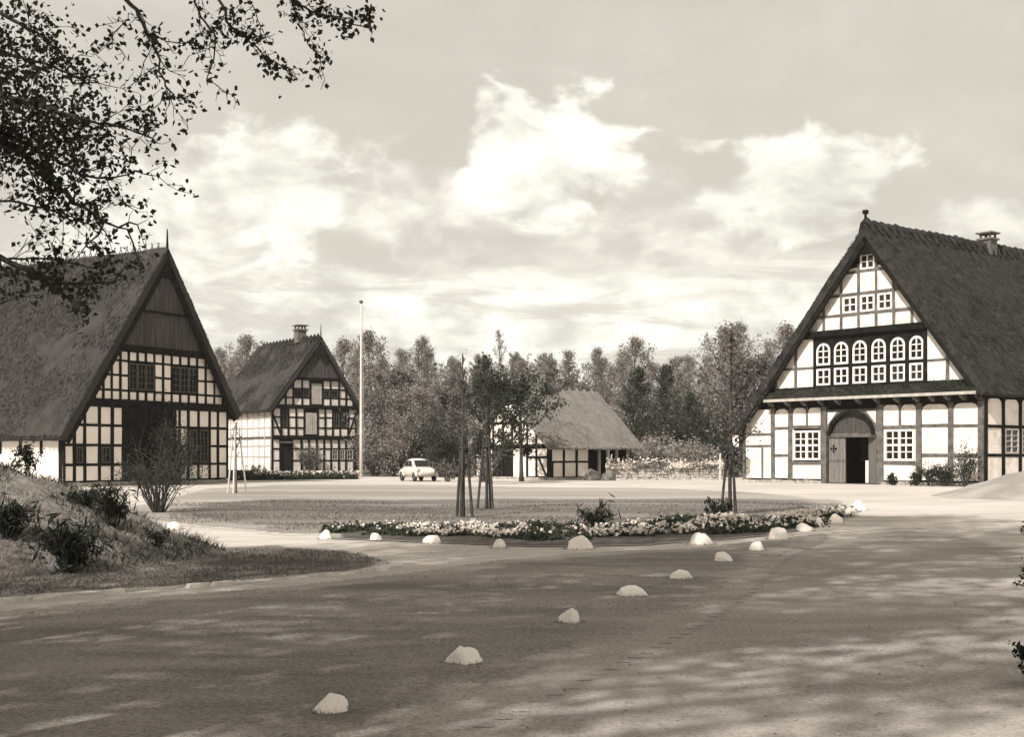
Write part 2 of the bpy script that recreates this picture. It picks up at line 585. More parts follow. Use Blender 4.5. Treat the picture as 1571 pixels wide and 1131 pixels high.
class Fac:
    """one wall plane of a house: u along the wall, z up, d outwards"""
    def __init__(s, h, o, eu, n, rng):
        s.h, s.o, s.eu, s.n, s.rng = h, Vector(o), Vector(eu), Vector(n), rng
        s.root = h.root
        s.wo = h.o + h.e * s.o.x + h.inw * s.o.y
        s.we = h.e * s.eu.x + h.inw * s.eu.y
        s.outline = None

    def u(s, px):
        k = (px - CX) / F_PX
        return (k * s.wo.y - s.wo.x) / (s.we.x - k * s.we.y)

    def z(s, px, py):
        Y = s.wo.y + s.we.y * s.u(px)
        return H + (HZ - py) / F_PX * Y

    def P(s, u, z, d):
        return s.o + s.eu * u + s.n * d + Vector((0, 0, z))

    def slab(s, name, poly, d0, d1, mat, parent=None, jit=0.0, clipit=True):
        if clipit and s.outline:
            poly = clip(poly, s.outline)
        if len(poly) < 3 or area(poly) < .004:
            return None
        if jit:
            poly = [(p[0] + s.rng.uniform(-jit, jit), p[1] + s.rng.uniform(-jit, jit)) for p in poly]
        mb = MB()
        mb.extr([s.P(p[0], p[1], d0) for p in poly], s.n * (d1 - d0))
        return mb.build(name, mat, parent or s.root)

    def post(s, u, z0, z1, w, mat, proud=.03, name='post'):
        return s.slab(name, rect(u - w / 2, u + w / 2, z0, z1), -.12, proud + s.rng.uniform(-.012, .012), mat, jit=w * .09)

    def rail(s, u0, u1, z, w, mat, proud=.022, name='rail'):
        return s.slab(name, rect(u0, u1, z - w / 2, z + w / 2), -.12, proud + s.rng.uniform(-.012, .012), mat, jit=w * .09)

    def brace(s, u0, z0, u1, z1, w, mat, proud=.026, name='brace'):
        a, b = Vector((u0, z0)), Vector((u1, z1))
        t = (b - a).normalized()
        q = Vector((-t.y, t.x)) * w / 2
        return s.slab(name, [tuple(a - q), tuple(b - q), tuple(b + q), tuple(a + q)], -.12, proud, mat)

    def panel(s, poly, mat):
        return s.slab('panel', poly, -.12, s.rng.uniform(-.02, .004), mat, jit=.012)

    def col(s, ua, ub, zs, hw, hr, pm, tm, arch=False, skip=(), railw=None, no_rail=()):
        """one bay between two posts: plaster panels with rails between them"""
        for i in range(len(zs) - 1):
            if i in skip:
                continue
            top = arch and i == len(zs) - 2
            r = (ua + hw, ub - hw, zs[i] + hr, zs[i + 1] - hr)
            s.panel(arched(*r, r=.34) if top else rect(*r), pm)
        for i in range(1, len(zs) - 1):
            if i not in no_rail:
                s.rail(ua + hw, ub - hw, zs[i], (railw or hr * 2), tm)

    def boards(s, poly, n, d0, d1, mat, name='board', parent=None):
        us = [p[0] for p in poly]
        zs = [p[1] for p in poly]
        u0, u1 = min(us), max(us)
        w = (u1 - u0) / n
        for i in range(n):
            c = clip(rect(u0 + i * w + .008, u0 + (i + 1) * w - .008, min(zs) - .1, max(zs) + .1), poly)
            s.slab(name, c, d0, d1 + s.rng.uniform(-.012, .012), mat, parent)

    def window(s, u0, u1, z0, z1, cols, rows, mat, fw=.07, mw=.03, arch=False, mull=None, d=.03, glass=None):
        """window part: painted frame with glazing bars, every pane a piece of its own"""
        fr = MB()
        outer = arched(u0, u1, z0, z1, k=1.0) if arch else rect(u0, u1, z0, z1)
        inner = arched(u0 + fw, u1 - fw, z0 + fw, z1 - fw, k=1.0) if arch else rect(u0 + fw, u1 - fw, z0 + fw, z1 - fw)
        n = len(outer)
        for i in range(n):
            j = (i + 1) % n
            q = [outer[i], outer[j], inner[j], inner[i]]
            fr.extr([s.P(p[0], p[1], -.1) for p in q], s.n * (.1 + d))
        iu0, iu1, iz0, iz1 = u0 + fw, u1 - fw, z0 + fw, z1 - fw
        cu = [iu0 + (iu1 - iu0) * i / cols for i in range(cols + 1)]
        cz = [iz0 + (iz1 - iz0) * i / rows for i in range(rows + 1)]
        for i in range(1, cols):
            w = mull if (mull and i == cols // 2 and cols % 2 == 0) else mw
            q = clip(rect(cu[i] - w / 2, cu[i] + w / 2, iz0, iz1), inner)
            fr.extr([s.P(p[0], p[1], -.08) for p in q], s.n * (.08 + d - (.012 if w == mw else .002)))
        for i in range(1, rows):
            w = mull * .8 if (mull and i == rows // 2 and rows % 2 == 0) else mw
            for a, b in zip(cu[:-1], cu[1:]):
                q = clip(rect(a + mw * .5, b - mw * .5, cz[i] - w / 2, cz[i] + w / 2), inner)
                if len(q) > 2:
                    fr.extr([s.P(p[0], p[1], -.08) for p in q], s.n * (.08 + d - .015))
        w_ = fr.build('window', mat, s.root)
        for i in range(cols):
            for j in range(rows):
                q = clip(rect(cu[i] + .004, cu[i + 1] - .004, cz[j] + .004, cz[j + 1] - .004), inner)
                if len(q) < 3:
                    continue
                t1, t2 = s.rng.uniform(-.012, .012), s.rng.uniform(-.012, .012)
                mb = MB()
                c = ((cu[i] + cu[i + 1]) / 2, (cz[j] + cz[j + 1]) / 2)
                mb.extr([s.P(p[0], p[1], -.045 + (p[0] - c[0]) * t1 + (p[1] - c[1]) * t2) for p in q], s.n * .004)
                mb.build('pane', glass or GLASS, w_)
        return w_


def thatch_roof(h, xl, zl, xr, zr, xe, ze, y0, y1, th, mat, straw, n_straw, seed, lumps=.05, name='roof', ridge_sag=.0, n_s=26, n_y=70):
    """thatched saddle roof: eave (xl,zl) - ridge (xr,zr) - eave (xe,ze), from gable y0 to y1"""
    rng = np.random.default_rng(seed)
    prof = []
    for i in range(n_s):
        t = i / (n_s - 1)
        prof.append((xl + (xr - xl) * t, zl + (zr - zl) * t, 0))
    for i in range(1, n_s):
        t = i / (n_s - 1)
        prof.append((xr + (xe - xr) * t, zr + (ze - zr) * t, 1))
    a1 = Vector((-(zr - zl), xr - xl)).normalized()
    a2 = Vector((zr - ze, xe - xr)).normalized()
    inner = [(xe - a2.x * th, ze - a2.y * th), (xr, zr - th * 1.45), (xl - a1.x * th, zl - a1.y * th)]
    vs, fs = [], []
    ys = [y0 + (y1 - y0) * j / (n_y - 1) for j in range(n_y)]
    m = len(prof) + 3
    for j, y in enumerate(ys):
        sag = ridge_sag * math.sin(math.pi * j / (n_y - 1))
        for (x, z, side) in prof:
            nrm = a1 if side == 0 else a2
            k = mnoise.noise(Vector((x * .55, y * .55, z * .55 + seed))) * lumps * 1.6 + mnoise.noise(Vector((x * 2.1, y * 2.1, z * 2.1 + seed))) * lumps
            kk = 1.0 if 0 < j < n_y - 1 else .5
            vs.append((x + nrm.x * k * kk, y, z + nrm.y * k * kk - sag * (z - min(zl, ze)) / (zr - min(zl, ze))))
        for (x, z) in inner:
            vs.append((x, y, z + mnoise.noise(Vector((x, y * 1.5, z))) * .03))
    for j in range(n_y - 1):
        for i in range(m):
            i2 = (i + 1) % m
            fs.append((j * m + i, (j + 1) * m + i, (j + 1) * m + i2, j * m + i2))
    for base in (0, (n_y - 1) * m):
        P_ = len(prof)
        # verge: fans from the inner line to the outer profile, left slope then right slope
        for i in range(n_s - 1):
            fs.append((base + i, base + i + 1, base + P_ + (1 if i >= n_s // 2 else 2)))
        fs.append((base + n_s // 2, base + P_ + 1, base + P_ + 2))
        for i in range(n_s - 1, 2 * n_s - 2):
            fs.append((base + i, base + i + 1, base + P_ + (1 if i < n_s - 1 + n_s // 2 else 0)))
        fs.append((base + n_s - 1 + n_s // 2, base + P_ + 0, base + P_ + 1))
    mb = MB()
    mb.v, mb.f = vs, fs
    roof = mb.build(name, mat, h.root, smooth=False)
    # loose straw lying down the slopes, ragged at eaves and verges
    B, T = [], []
    for side, (xa, za, nr) in enumerate(((xl, zl, a1), (xe, ze, a2))):
        n = int(n_straw[side])
        if n == 0:
            continue
        t = rng.uniform(0, 1, n) ** .95
        y = rng.uniform(y0, y1, n)
        edge = rng.uniform(0, 1, n)
        t[edge < .06] = rng.uniform(0, .015, (edge < .06).sum())
        y[edge > .95] = y0 + rng.uniform(-.03, .05, (edge > .95).sum())
        sx, sz = xa - xr, za - zr
        L = math.hypot(sx, sz)
        sx, sz = sx / L, sz / L
        x = xa - sx * L * t
        z = za - sz * L * t
        lift = rng.uniform(-.015, .008, n)
        ln = rng.uniform(.08, .22, n)
        ln[edge < .06] *= 1.6
        dy = rng.normal(0, .10, n) * ln
        B.append(np.stack([x + nr.x * lift, y, z + nr.y * lift], 1))
        l2 = lift + rng.uniform(.0, .022, n)
        T.append(np.stack([x + sx * ln + nr.x * l2, y + dy, z + sz * ln + nr.y * l2], 1))
    if B:
        me = blade_mesh('thatch_straw', np.concatenate(B), np.concatenate(T), .035, straw, rng)
        tag(link('thatch_straw', me, roof), kind='stuff')
    return roof


def bargeboards(h, segs, y, mat, w=.22, t=.06):
    for (x0, z0, x1, z1) in segs:
        a, b = Vector((x0, 0, z0)), Vector((x1, 0, z1))
        d = (b - a).normalized()
        q = Vector((-d.z, 0, d.x)) * (-w if d.x > 0 else w)
        mb = MB()
        mb.extr([a + Vector((0, y, 0)), b + Vector((0, y, 0)), b + q + Vector((0, y, 0)), a + q + Vector((0, y, 0))], (0, t, 0))
        mb.build('bargeboard', mat, h.root)


def finial(h, x, y, z0, z1, knob=True, r=.07):
    mb = MB()
    zz = [z0, z0 + (z1 - z0) * .5, z1 - .22, z1 - .18, z1 - .02, z1]
    mb.tube([(x, y, z) for z in zz], [r, r * .8, r * .7, r * 1.7, r * 1.7, r * .9] if knob else [r, r * .7, r * .45, r * .45, r * .35, r * .15], 8)
    mb.build('finial', OAK_DARK, h.root, smooth=False)


def chimney(h, x, y, z0, z1, w, parent, cap=True, mat=None, dep=None):
    c = empty('chimney')
    c.parent = parent
    dep = dep or w
    n = max(3, int((z1 - z0) / .16))
    for i in range(n):
        mb = MB()
        j = random.uniform(-.008, .008)
        mb.box(x - w / 2 + j, x + w / 2 + j, y - dep / 2 - j, y + dep / 2 - j, z0 + (z1 - z0) * i / n + .004, z0 + (z1 - z0) * (i + 1) / n - .004)
        mb.build('brick_course', mat or BRICK, c)
    if cap:
        mb = MB()
        mb.box(x - w / 2 - .09, x + w / 2 + .09, y - dep / 2 - .09, y + dep / 2 + .09, z1, z1 + .1)
        for sx in (-1, 1):
            for sy in (-1, 1):
                mb.box(x + sx * w * .38 - .05, x + sx * w * .38 + .05, y + sy * dep * .38 - .05, y + sy * dep * .38 + .05, z1 + .1, z1 + .34)
        mb.box(x - w / 2 - .12, x + w / 2 + .12, y - dep / 2 - .12, y + dep / 2 + .12, z1 + .34, z1 + .42)
        mb.build('chimney_cap', BRICK, c)
    return c


def core(h, polys, d0, d1, n, mat):
    """masonry body behind the timber frame"""
    for poly in polys:
        mb = MB()
        mb.extr([Vector((p[0], d0, p[1])) for p in poly], (0, d1 - d0, 0))
        mb.build(n, mat, h.root)


# ---------- the big farmhouse on the right
def right_house():
    e = Vector((.634, -.774, 0)).normalized()
    Yr = F_PX * H / 47.0
    Or = Vector(((1509 - CX) / F_PX * Yr, Yr, 0))
    k = (1140 - CX) / F_PX
    t = (Or.x - k * Or.y) / (e.x - k * e.y)
    W = t
    h = House('farmhouse', 'large white half-timbered farmhouse with dark thatched roof on the right', Or - e * W, e)
    rng = random.Random(11)
    g = Fac(h, (0, 0, 0), (1, 0, 0), (0, -1, 0), rng)
    u, z = g.u, g.z
    L = 26.0
    # gable outline from the inner edges of the two verges
    ul, zl = 0.0, z(1140, 664)
    uR, zR = W, z(1509, 600)
    pa, pb = (u(1322), z(1322, 385)), (u(1352), z(1352, 387))
    sl = (pa[1] - zl) / (pa[0] - ul)
    sr = (pb[1] - zR) / (pb[0] - uR)
    ua = (zR - zl + sl * ul - sr * uR) / (sl - sr)
    za = zl + sl * (ua - ul)
    g.outline = [(0, 0), (W, 0), (W, zR), (ua, za), (0, zl)]
    gu0, gu1 = u(1267), u(1347)
    gz = z(1306, 628)
    core(h, [clip(g.outline, [(-1, -1), (gu0, -1), (gu0, 30), (-1, 30)]),
             clip(g.outline, [(gu1, -1), (W + 1, -1), (W + 1, 30), (gu1, 30)]),
             clip(g.outline, [(gu0, gz), (gu1, gz), (gu1, 30), (gu0, 30)])], .1, .35, 'wall_core', OAK_DARK)
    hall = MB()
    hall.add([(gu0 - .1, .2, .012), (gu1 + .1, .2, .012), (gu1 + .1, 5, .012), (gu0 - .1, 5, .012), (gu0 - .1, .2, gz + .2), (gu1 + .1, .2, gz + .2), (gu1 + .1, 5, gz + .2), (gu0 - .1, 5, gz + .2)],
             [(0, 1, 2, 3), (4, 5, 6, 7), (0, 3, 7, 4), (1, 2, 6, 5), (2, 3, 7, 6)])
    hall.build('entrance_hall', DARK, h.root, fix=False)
    PM, TM = PLASTER, OAK
    # plinth of field stones
    x = 0.0
    while x < W - .1:
        w = rng.uniform(.35, .7)
        if x + w < gu0 or x > gu1:
            g.slab('plinth_stone', rect(x, min(x + w - .02, W), 0, .16 + rng.uniform(-.03, .02)), -.1, .05 + rng.uniform(-.02, .03), STONE, jit=.012)
        x += w
    z0 = .17
    zt = z(1458, 617)                      # underside of the big beam
    tb = .2
    posts = [(1142, .2), (1186, .24), (1212.5, .28), (1410, .3), (1458.4, .3), (1505.5, .34)]
    for px, w in posts:
        g.post(u(px), z0 - .02, zt + .1, w, TM)
    for px, w in ((1264, .34), (1350, .36)):
        g.post(u(px), 0, zt + .1, w, TM, proud=.07)
    zz = lambda px, *ys: [z(px, y) for y in ys]
    # aisle bay
    g.col(u(1142), u(1186), [z0] + zz(1164, 684.7, 666.7) + [zt], .1, .06, PM, TM, skip=(0,))
    mid = u(1169.6)
    g.post(mid, z0, z(1164, 684.7), .12, TM, proud=.015)
    for a, b in ((u(1142), mid), (mid, u(1186))):
        g.panel(rect(a + .08, b - .08, z0 + .05, z(1164, 684.7) - .06), PM)
    g.col(u(1186), u(1212.5), [z0] + zz(1199, 699, 657) + [zt], .12, .06, PM, TM, arch=True)
    # window bays either side of the gate
    for pa_, pb_, pm_, wl, wr, yt, yb in ((1212.5, 1264, 1238, 1217, 1259, 661, 706.5), (1350, 1410, 1380.5, 1357, 1403.5, 659, 707.6)):
        A, B, Mi = u(pa_), u(pb_), u(pm_)
        zc1, zc2 = z(pm_, 655.5), z(pm_, 710.5)
        g.rail(A + .12, B - .12, zc1, .16, TM)
        g.rail(A + .12, B - .12, zc2, .16, TM)
        g.post(Mi, zc1, zt, .13, TM, proud=.015)
        for a, b in ((A + .1, Mi), (Mi, B - .1)):
            g.panel(arched(a + .07, b - .07, zc1 + .08, zt - .04, r=.25), PM)
        g.panel(rect(A + .12, B - .12, z0 + .04, zc2 - .08), PM)
        w0, w1 = u(wl), u(wr)
        g.panel(rect(A + .12, w0, zc2 + .08, zc1 - .08), PM)
        g.panel(rect(w1, B - .12, zc2 + .08, zc1 - .08), PM)
        g.window(w0 + .01, w1 - .01, z(pm_, yb) + .01, z(pm_, yt), 4, 4, FRAME_W, .1, .045, mull=.12, d=.04)
    for pa_, pb_ in ((1410, 1458.4), (1458.4, 1505.5)):
        g.col(u(pa_), u(pb_), [z0] + zz((pa_ + pb_) / 2, 699, 653.5) + [zt], .15, .08, PM, TM, arch=True)
    # main beam with brackets, coloured near black for the shade of the ledge
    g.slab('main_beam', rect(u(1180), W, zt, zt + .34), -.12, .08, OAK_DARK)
    for px in (1188, 1213, 1238, 1264, 1290, 1322, 1350, 1380, 1410, 1434, 1458, 1482, 1506):
        c = u(px)
        mb = MB()
        mb.extr([g.P(c - .09, zt + .32, .08), g.P(c - .09, zt + .05, .1), g.P(c - .09, zt + .2, .42), g.P(c - .09, zt + .32, .5)], (.18, 0, 0))
        mb.build('bracket', OAK, h.root)
    # planted ledge
    zl0, zl1 = zt + .34, z(1350, 591)
    lu0, lu1 = u(1184), W + .12
    mb = MB()
    mb.extr([g.P(lu0, zl0, .0), g.P(lu0, zl0, .6), g.P(lu0, zl0 + .1, .64), g.P(lu0, zl1, .02)], (lu1 - lu0, 0, 0))
    led = mb.build('ledge_roof', THATCH_DARK, h.root)
    led['label'] = 'dark mossy pent ledge above the gate'
    g.slab('ledge_board', rect(lu0, lu1, zl0 - .04, zl0 + .1), .64, .68, OAK_PALE)
    rg = np.random.default_rng(5)
    n = 2200
    cl = rg.uniform(lu0 + .3, lu1 - .3, 26)
    uu = np.where(rg.uniform(size=n) < .75, cl[rg.integers(0, 26, n)] + rg.normal(0, .28, n), rg.uniform(lu0, lu1, n))
    uu = np.clip(uu, lu0 + .02, lu1 - .02)
    tt = rg.uniform(0, 1, n)
    zz_ = zl1 + (zl0 + .1 - zl1) * tt
    base = np.stack([uu, -(.02 + .62 * tt), zz_], 1)
    tip = base + np.stack([rg.normal(0, .08, n), -rg.uniform(0, .14, n), rg.uniform(.02, .15, n)], 1)
    tag(link('ledge_plants', blade_mesh('ledge_plants', base, tip, .05, GRASS_D, rg), led), kind='stuff')
    # storey of windows
    zb = z(1335, 591)
    z_r1 = z(1335, 559)                    # rail between the two rows
    z_j = z(1335, 511)                     # jetty beam
    w_px = [(1253, 1274), (1280, 1301.5), (1308.5, 1330), (1337.6, 1359), (1366.5, 1388.5), (1395.5, 1417)]
    edges = [1250.5] + [(w_px[i][1] + w_px[i + 1][0]) / 2 for i in range(5)] + [1420]
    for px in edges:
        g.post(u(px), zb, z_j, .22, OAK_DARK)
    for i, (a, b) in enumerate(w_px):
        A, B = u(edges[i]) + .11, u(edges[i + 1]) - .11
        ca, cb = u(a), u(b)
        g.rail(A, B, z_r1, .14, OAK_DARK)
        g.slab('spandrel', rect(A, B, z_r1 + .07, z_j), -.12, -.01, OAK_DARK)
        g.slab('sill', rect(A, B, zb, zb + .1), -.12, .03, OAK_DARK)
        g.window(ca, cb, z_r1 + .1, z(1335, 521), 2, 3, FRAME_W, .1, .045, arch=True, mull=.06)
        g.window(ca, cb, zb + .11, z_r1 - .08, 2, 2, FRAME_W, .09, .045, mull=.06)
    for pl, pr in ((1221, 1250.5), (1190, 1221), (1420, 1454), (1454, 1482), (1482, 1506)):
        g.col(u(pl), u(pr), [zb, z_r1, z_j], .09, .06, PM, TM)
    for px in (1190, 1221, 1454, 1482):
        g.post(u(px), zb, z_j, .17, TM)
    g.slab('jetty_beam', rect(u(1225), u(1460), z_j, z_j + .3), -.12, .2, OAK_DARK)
    # upper gable
    z1, z2, z3, z4 = z_j + .3, z(1331, 480), z(1331, 449), z(1331, 415)
    for px in (1237, 1264, 1290.7, 1317.4, 1344.3, 1371.2, 1399, 1427):
        g.post(u(px), z1, z2, .15, TM)
        g.post(u(px), z2, z3, .15, TM)
        if 1260 < px < 1430:
            g.post(u(px), z3, z4, .15, TM)
        if 1300 < px < 1360:
            g.post(u(px), z4, za - 1.2, .15, TM)
    cols = [1210, 1237, 1264, 1290.7, 1317.4, 1344.3, 1371.2, 1399, 1427, 1455]
    for i in range(len(cols) - 1):
        A, B = u(cols[i]), u(cols[i + 1])
        g.panel(rect(A + .075, B - .075, z1, z2 - .07), PM)
        g.rail(A + .075, B - .075, z2, .15, TM)
        if 1290 < cols[i] < 1345:
            g.window(A + .09, B - .09, z2 + .08, z3 - .1, 2, 2, FRAME_W, .09, .05, mull=.07)
        else:
            g.panel(rect(A + .075, B - .075, z2 + .07, z3 - .06), PM)
        g.rail(A + .075, B - .075, z3, .15, TM)
        if 1260 < cols[i] < 1400:
            g.panel(rect(A + .075, B - .075, z3 + .07, z4 - .06), PM)
            g.rail(A + .075, B - .075, z4, .13, TM)
        if 1285 < cols[i] < 1375:
            if 1315 < cols[i] < 1320:
                g.window(A + .09, B - .09, z4 + .08, z(1331, 389), 2, 2, FRAME_W, .08, .05, mull=.07)
            else:
                g.panel(rect(A + .075, B - .075, z4 + .06, za - 1.4), PM)
    # gate
    zi = z(1306, 668)                      # springing of the arch
    cu_, ru = (gu0 + gu1) / 2, (gu1 - gu0) / 2 - .14
    hz_ = gz - zi - .05
    arc = [(cu_ + ru * math.cos(a), zi + hz_ * math.sin(a)) for a in [math.pi * i / 16 for i in range(17)]]
    arc_in = [(cu_ + (ru - .2) * math.cos(a), zi + (hz_ - .2) * math.sin(a)) for a in [math.pi * i / 16 for i in range(17)]]
    mb = MB()
    for i in range(16):
        mb.extr([g.P(*p, -.1) for p in (arc[i], arc[i + 1], arc_in[i + 1], arc_in[i])], g.n * .19)
    mb.build('gate_arch', OAK_DARK, h.root)
    for sgn, ue in ((1, gu1), (-1, gu0)):
        corner = [(cu_ + sgn * (ru + .0), zi), (ue, zi), (ue, gz), (cu_, gz)] + [(cu_ + sgn * ru * math.cos(a), zi + hz_ * math.sin(a)) for a in [math.pi / 2 * (1 - i / 8) for i in range(9)]][:-1]
        g.slab('spandrel_panel', corner, -.12, .0, OAK)
        q = ue - sgn * .12
        g.slab('panel', [(q, gz - .12), (q, gz - .75), (q - sgn * .55, gz - .12)], -.1, .012, PM)
    g.boards(arc_in, 14, -.16, -.1, BOARD)
    g.slab('lintel', rect(gu0 + .14, gu1 - .14, zi - .1, zi + .1), -.14, .03, OAK)
    o0, o1 = u(1296), u(1324.5)
    zd = z(1306, 671)
    dl = empty('gate_leaf')
    dl.parent = h.root
    for i in range(6):
        a = gu0 + .15 + (o0 - gu0 - .15) * i / 6
        b = gu0 + .15 + (o0 - gu0 - .15) * (i + 1) / 6
        g.slab('plank', rect(a + .005, b - .005, .04, zi - .12), -.12, -.05 + rng.uniform(-.008, .008), DOOR, dl)
    g.slab('ledger', rect(gu0 + .16, o0 - .02, z(1280, 708), z(1280, 706)), -.06, -.02, OAK, dl)
    cc = (u(1278), z(1278, 689))
    for du, dz in ((0, .14), (0, -.14), (.14, 0), (-.14, 0), (0, 0)):
        g.slab('cut_out', [(cc[0] + du * 1.0 + .065 * math.cos(a), cc[1] + dz + .075 * math.sin(a)) for a in [2 * math.pi * i / 8 for i in range(8)]], -.06, -.034, DARK, dl)
    dr = empty('gate_leaf')
    dr.parent = h.root
    for i in range(5):                      # this leaf stands open, swung inwards a little
        a = o1 + (gu1 - .15 - o1) * i / 5
        b = o1 + (gu1 - .15 - o1) * (i + 1) / 5
        da, db = -.42 + .36 * i / 5, -.42 + .36 * (i + 1) / 5
        mb = MB()
        mb.extr([g.P(a + .005, .04, da), g.P(b - .005, .04, db), g.P(b - .005, zi - .12, db), g.P(a + .005, zi - .12, da)], (0, .06, 0))
        mb.build('plank', DOOR, dr)
    # the half-open inner door with a pale edge
    g.slab('inner_door', rect(o0 + .05, o1 - .05, z(1306, 708), zd), -1.3, -1.24, OAK_DARK)
    g.slab('inner_door_edge', rect(u(1313), u(1317.5), .05, z(1315, 707)), -.9, -.8, FRAME_W)
    # long side facing right
    sd = Fac(h, (W, 0, 0), (0, 1, 0), (1, 0, 0), rng)
    mb = MB()
    mb.box(W - .35, W - .1, .36, L, 0, zR)
    mb.box(0.1, .35, .36, L, 0, zl)
    mb.box(.36, W - .36, L - .3, L, 0, zl)
    mb.build('wall_core', OAK_DARK, h.root)
    zs1, zs2, zst = z(1505, 699), z(1505, 654), zR - .25
    s_ = 0.0
    sp = 1.5
    i = 0
    while s_ < L - 2:
        sd.post(s_ + .17, .1, zst + .1, .26, OAK_DARK)
        A, B = s_ + .17, s_ + .17 + sp
        if i in (1, 2, 4, 5, 8, 9, 12, 13):
            sd.col(A, B, [.15, zs1, zs2, zst], .12, .07, PM, OAK_DARK, arch=True, skip=(1,))
            sd.window(A + .14, B - .14, zs1 + .08, zs2 - .08, 2, 4, FRAME_G, .08, .04, mull=.06)
        else:
            sd.col(A, B, [.15, zs1, zs2, zst], .12, .07, PM, OAK_DARK, arch=True)
        s_ += sp
        i += 1
    sd.slab('eave_beam', rect(0, L, zst, zst + .3), -.12, .06, OAK_DARK)
    # roof
    oh = .5
    th = .42
    a1 = math.atan(sl)
    nl_ = Vector((-math.sin(a1), math.cos(a1))) * th
    a2 = math.atan(-sr)
    nr_ = Vector((math.sin(a2), math.cos(a2))) * th
    el_, er_ = .75, .3
    xl_, zl_ = -el_ * math.cos(a1) + nl_.x, zl - el_ * math.sin(a1) + nl_.y
    xe_, ze_ = W + er_ * math.cos(a2) + nr_.x, zR - er_ * math.sin(a2) + nr_.y
    zr_ = za + th * 1.5
    roof = thatch_roof(h, xl_, zl_, ua, zr_, xe_, ze_, -oh, L + .4, th, THATCH_DARK, STRAW_DARK, (5000, 42000), 3, lumps=.09)
    bargeboards(h, [(xl_ - nl_.x * .9, zl_ - nl_.y * .9, ua, zr_ - th * 1.35), (ua, zr_ - th * 1.35, xe_ - nr_.x * .9, ze_ - nr_.y * .9)], -oh + .03, OAK_DARK, .26, .07)
    # boarded head under the ridge
    hd = za - z(1331, 392)
    tri = [(ua - hd / sl * .95, za - hd), (ua + hd / -sr * .95, za - hd), (ua, za + .1)]
    g.outline = None
    g.boards(tri, 9, .28, .36, OAK_DARK)
    # heather ridge
    rg = np.random.default_rng(8)
    for i in range(44):
        y = -.3 + i * .6
        m2 = MB()
        m2.tube([(ua - .45, y, zr_ - .42), (ua - .2, y + rg.uniform(-.1, .1), zr_ + .02), (ua, y, zr_ + rg.uniform(.06, .16)), (ua + .2, y + rg.uniform(-.1, .1), zr_ + .0), (ua + .5, y, zr_ - .5)],
                [.05, .15, rg.uniform(.16, .22), .16, .06], 6)
        m2.build('ridge_bundle', THATCH_DARK, roof)
    finial(h, ua, -oh + .1, zr_ - .6, z(1331, 318) - .2, r=.09)
    wr = h.o + h.e * ua
    kk = (1513 - CX) / F_PX
    cy = (kk * wr.y - wr.x) / (h.inw.x - kk * h.inw.y)
    chimney(h, ua + .1, cy, zr_ - .5, zr_ + .32, .7, roof)
    # small white box hanging below the low end of the roof
    p = at(1128.5, 664, 69)
    b = empty('hanging_box', (p.x, p.y, p.z - .75), 0, 'small white box hanging below the low left roof end of the farmhouse', 'lantern')
    mb = MB()
    mb.box(-.14, .14, -.12, .12, 0, .62)
    bd = mb.build('box_body', FRAME_W, b)
    mb = MB()
    mb.box(-.07, .07, -.128, -.121, .25, .45)
    mb.build('opening', DARK, b)
    mb = MB()
    mb.extr([(-.19, -.17, .62), (.19, -.17, .62), (0, -.17, .74)], (0, .34, 0))
    mb.build('box_roof', OAK_DARK, b)
    mb = MB()
    mb.tube([(0, 0, .7), (0, 0, 1.2)], [.015, .015], 6)
    mb.build('hanger', METAL, b)
    return h, W


RH, RH_W = right_house()


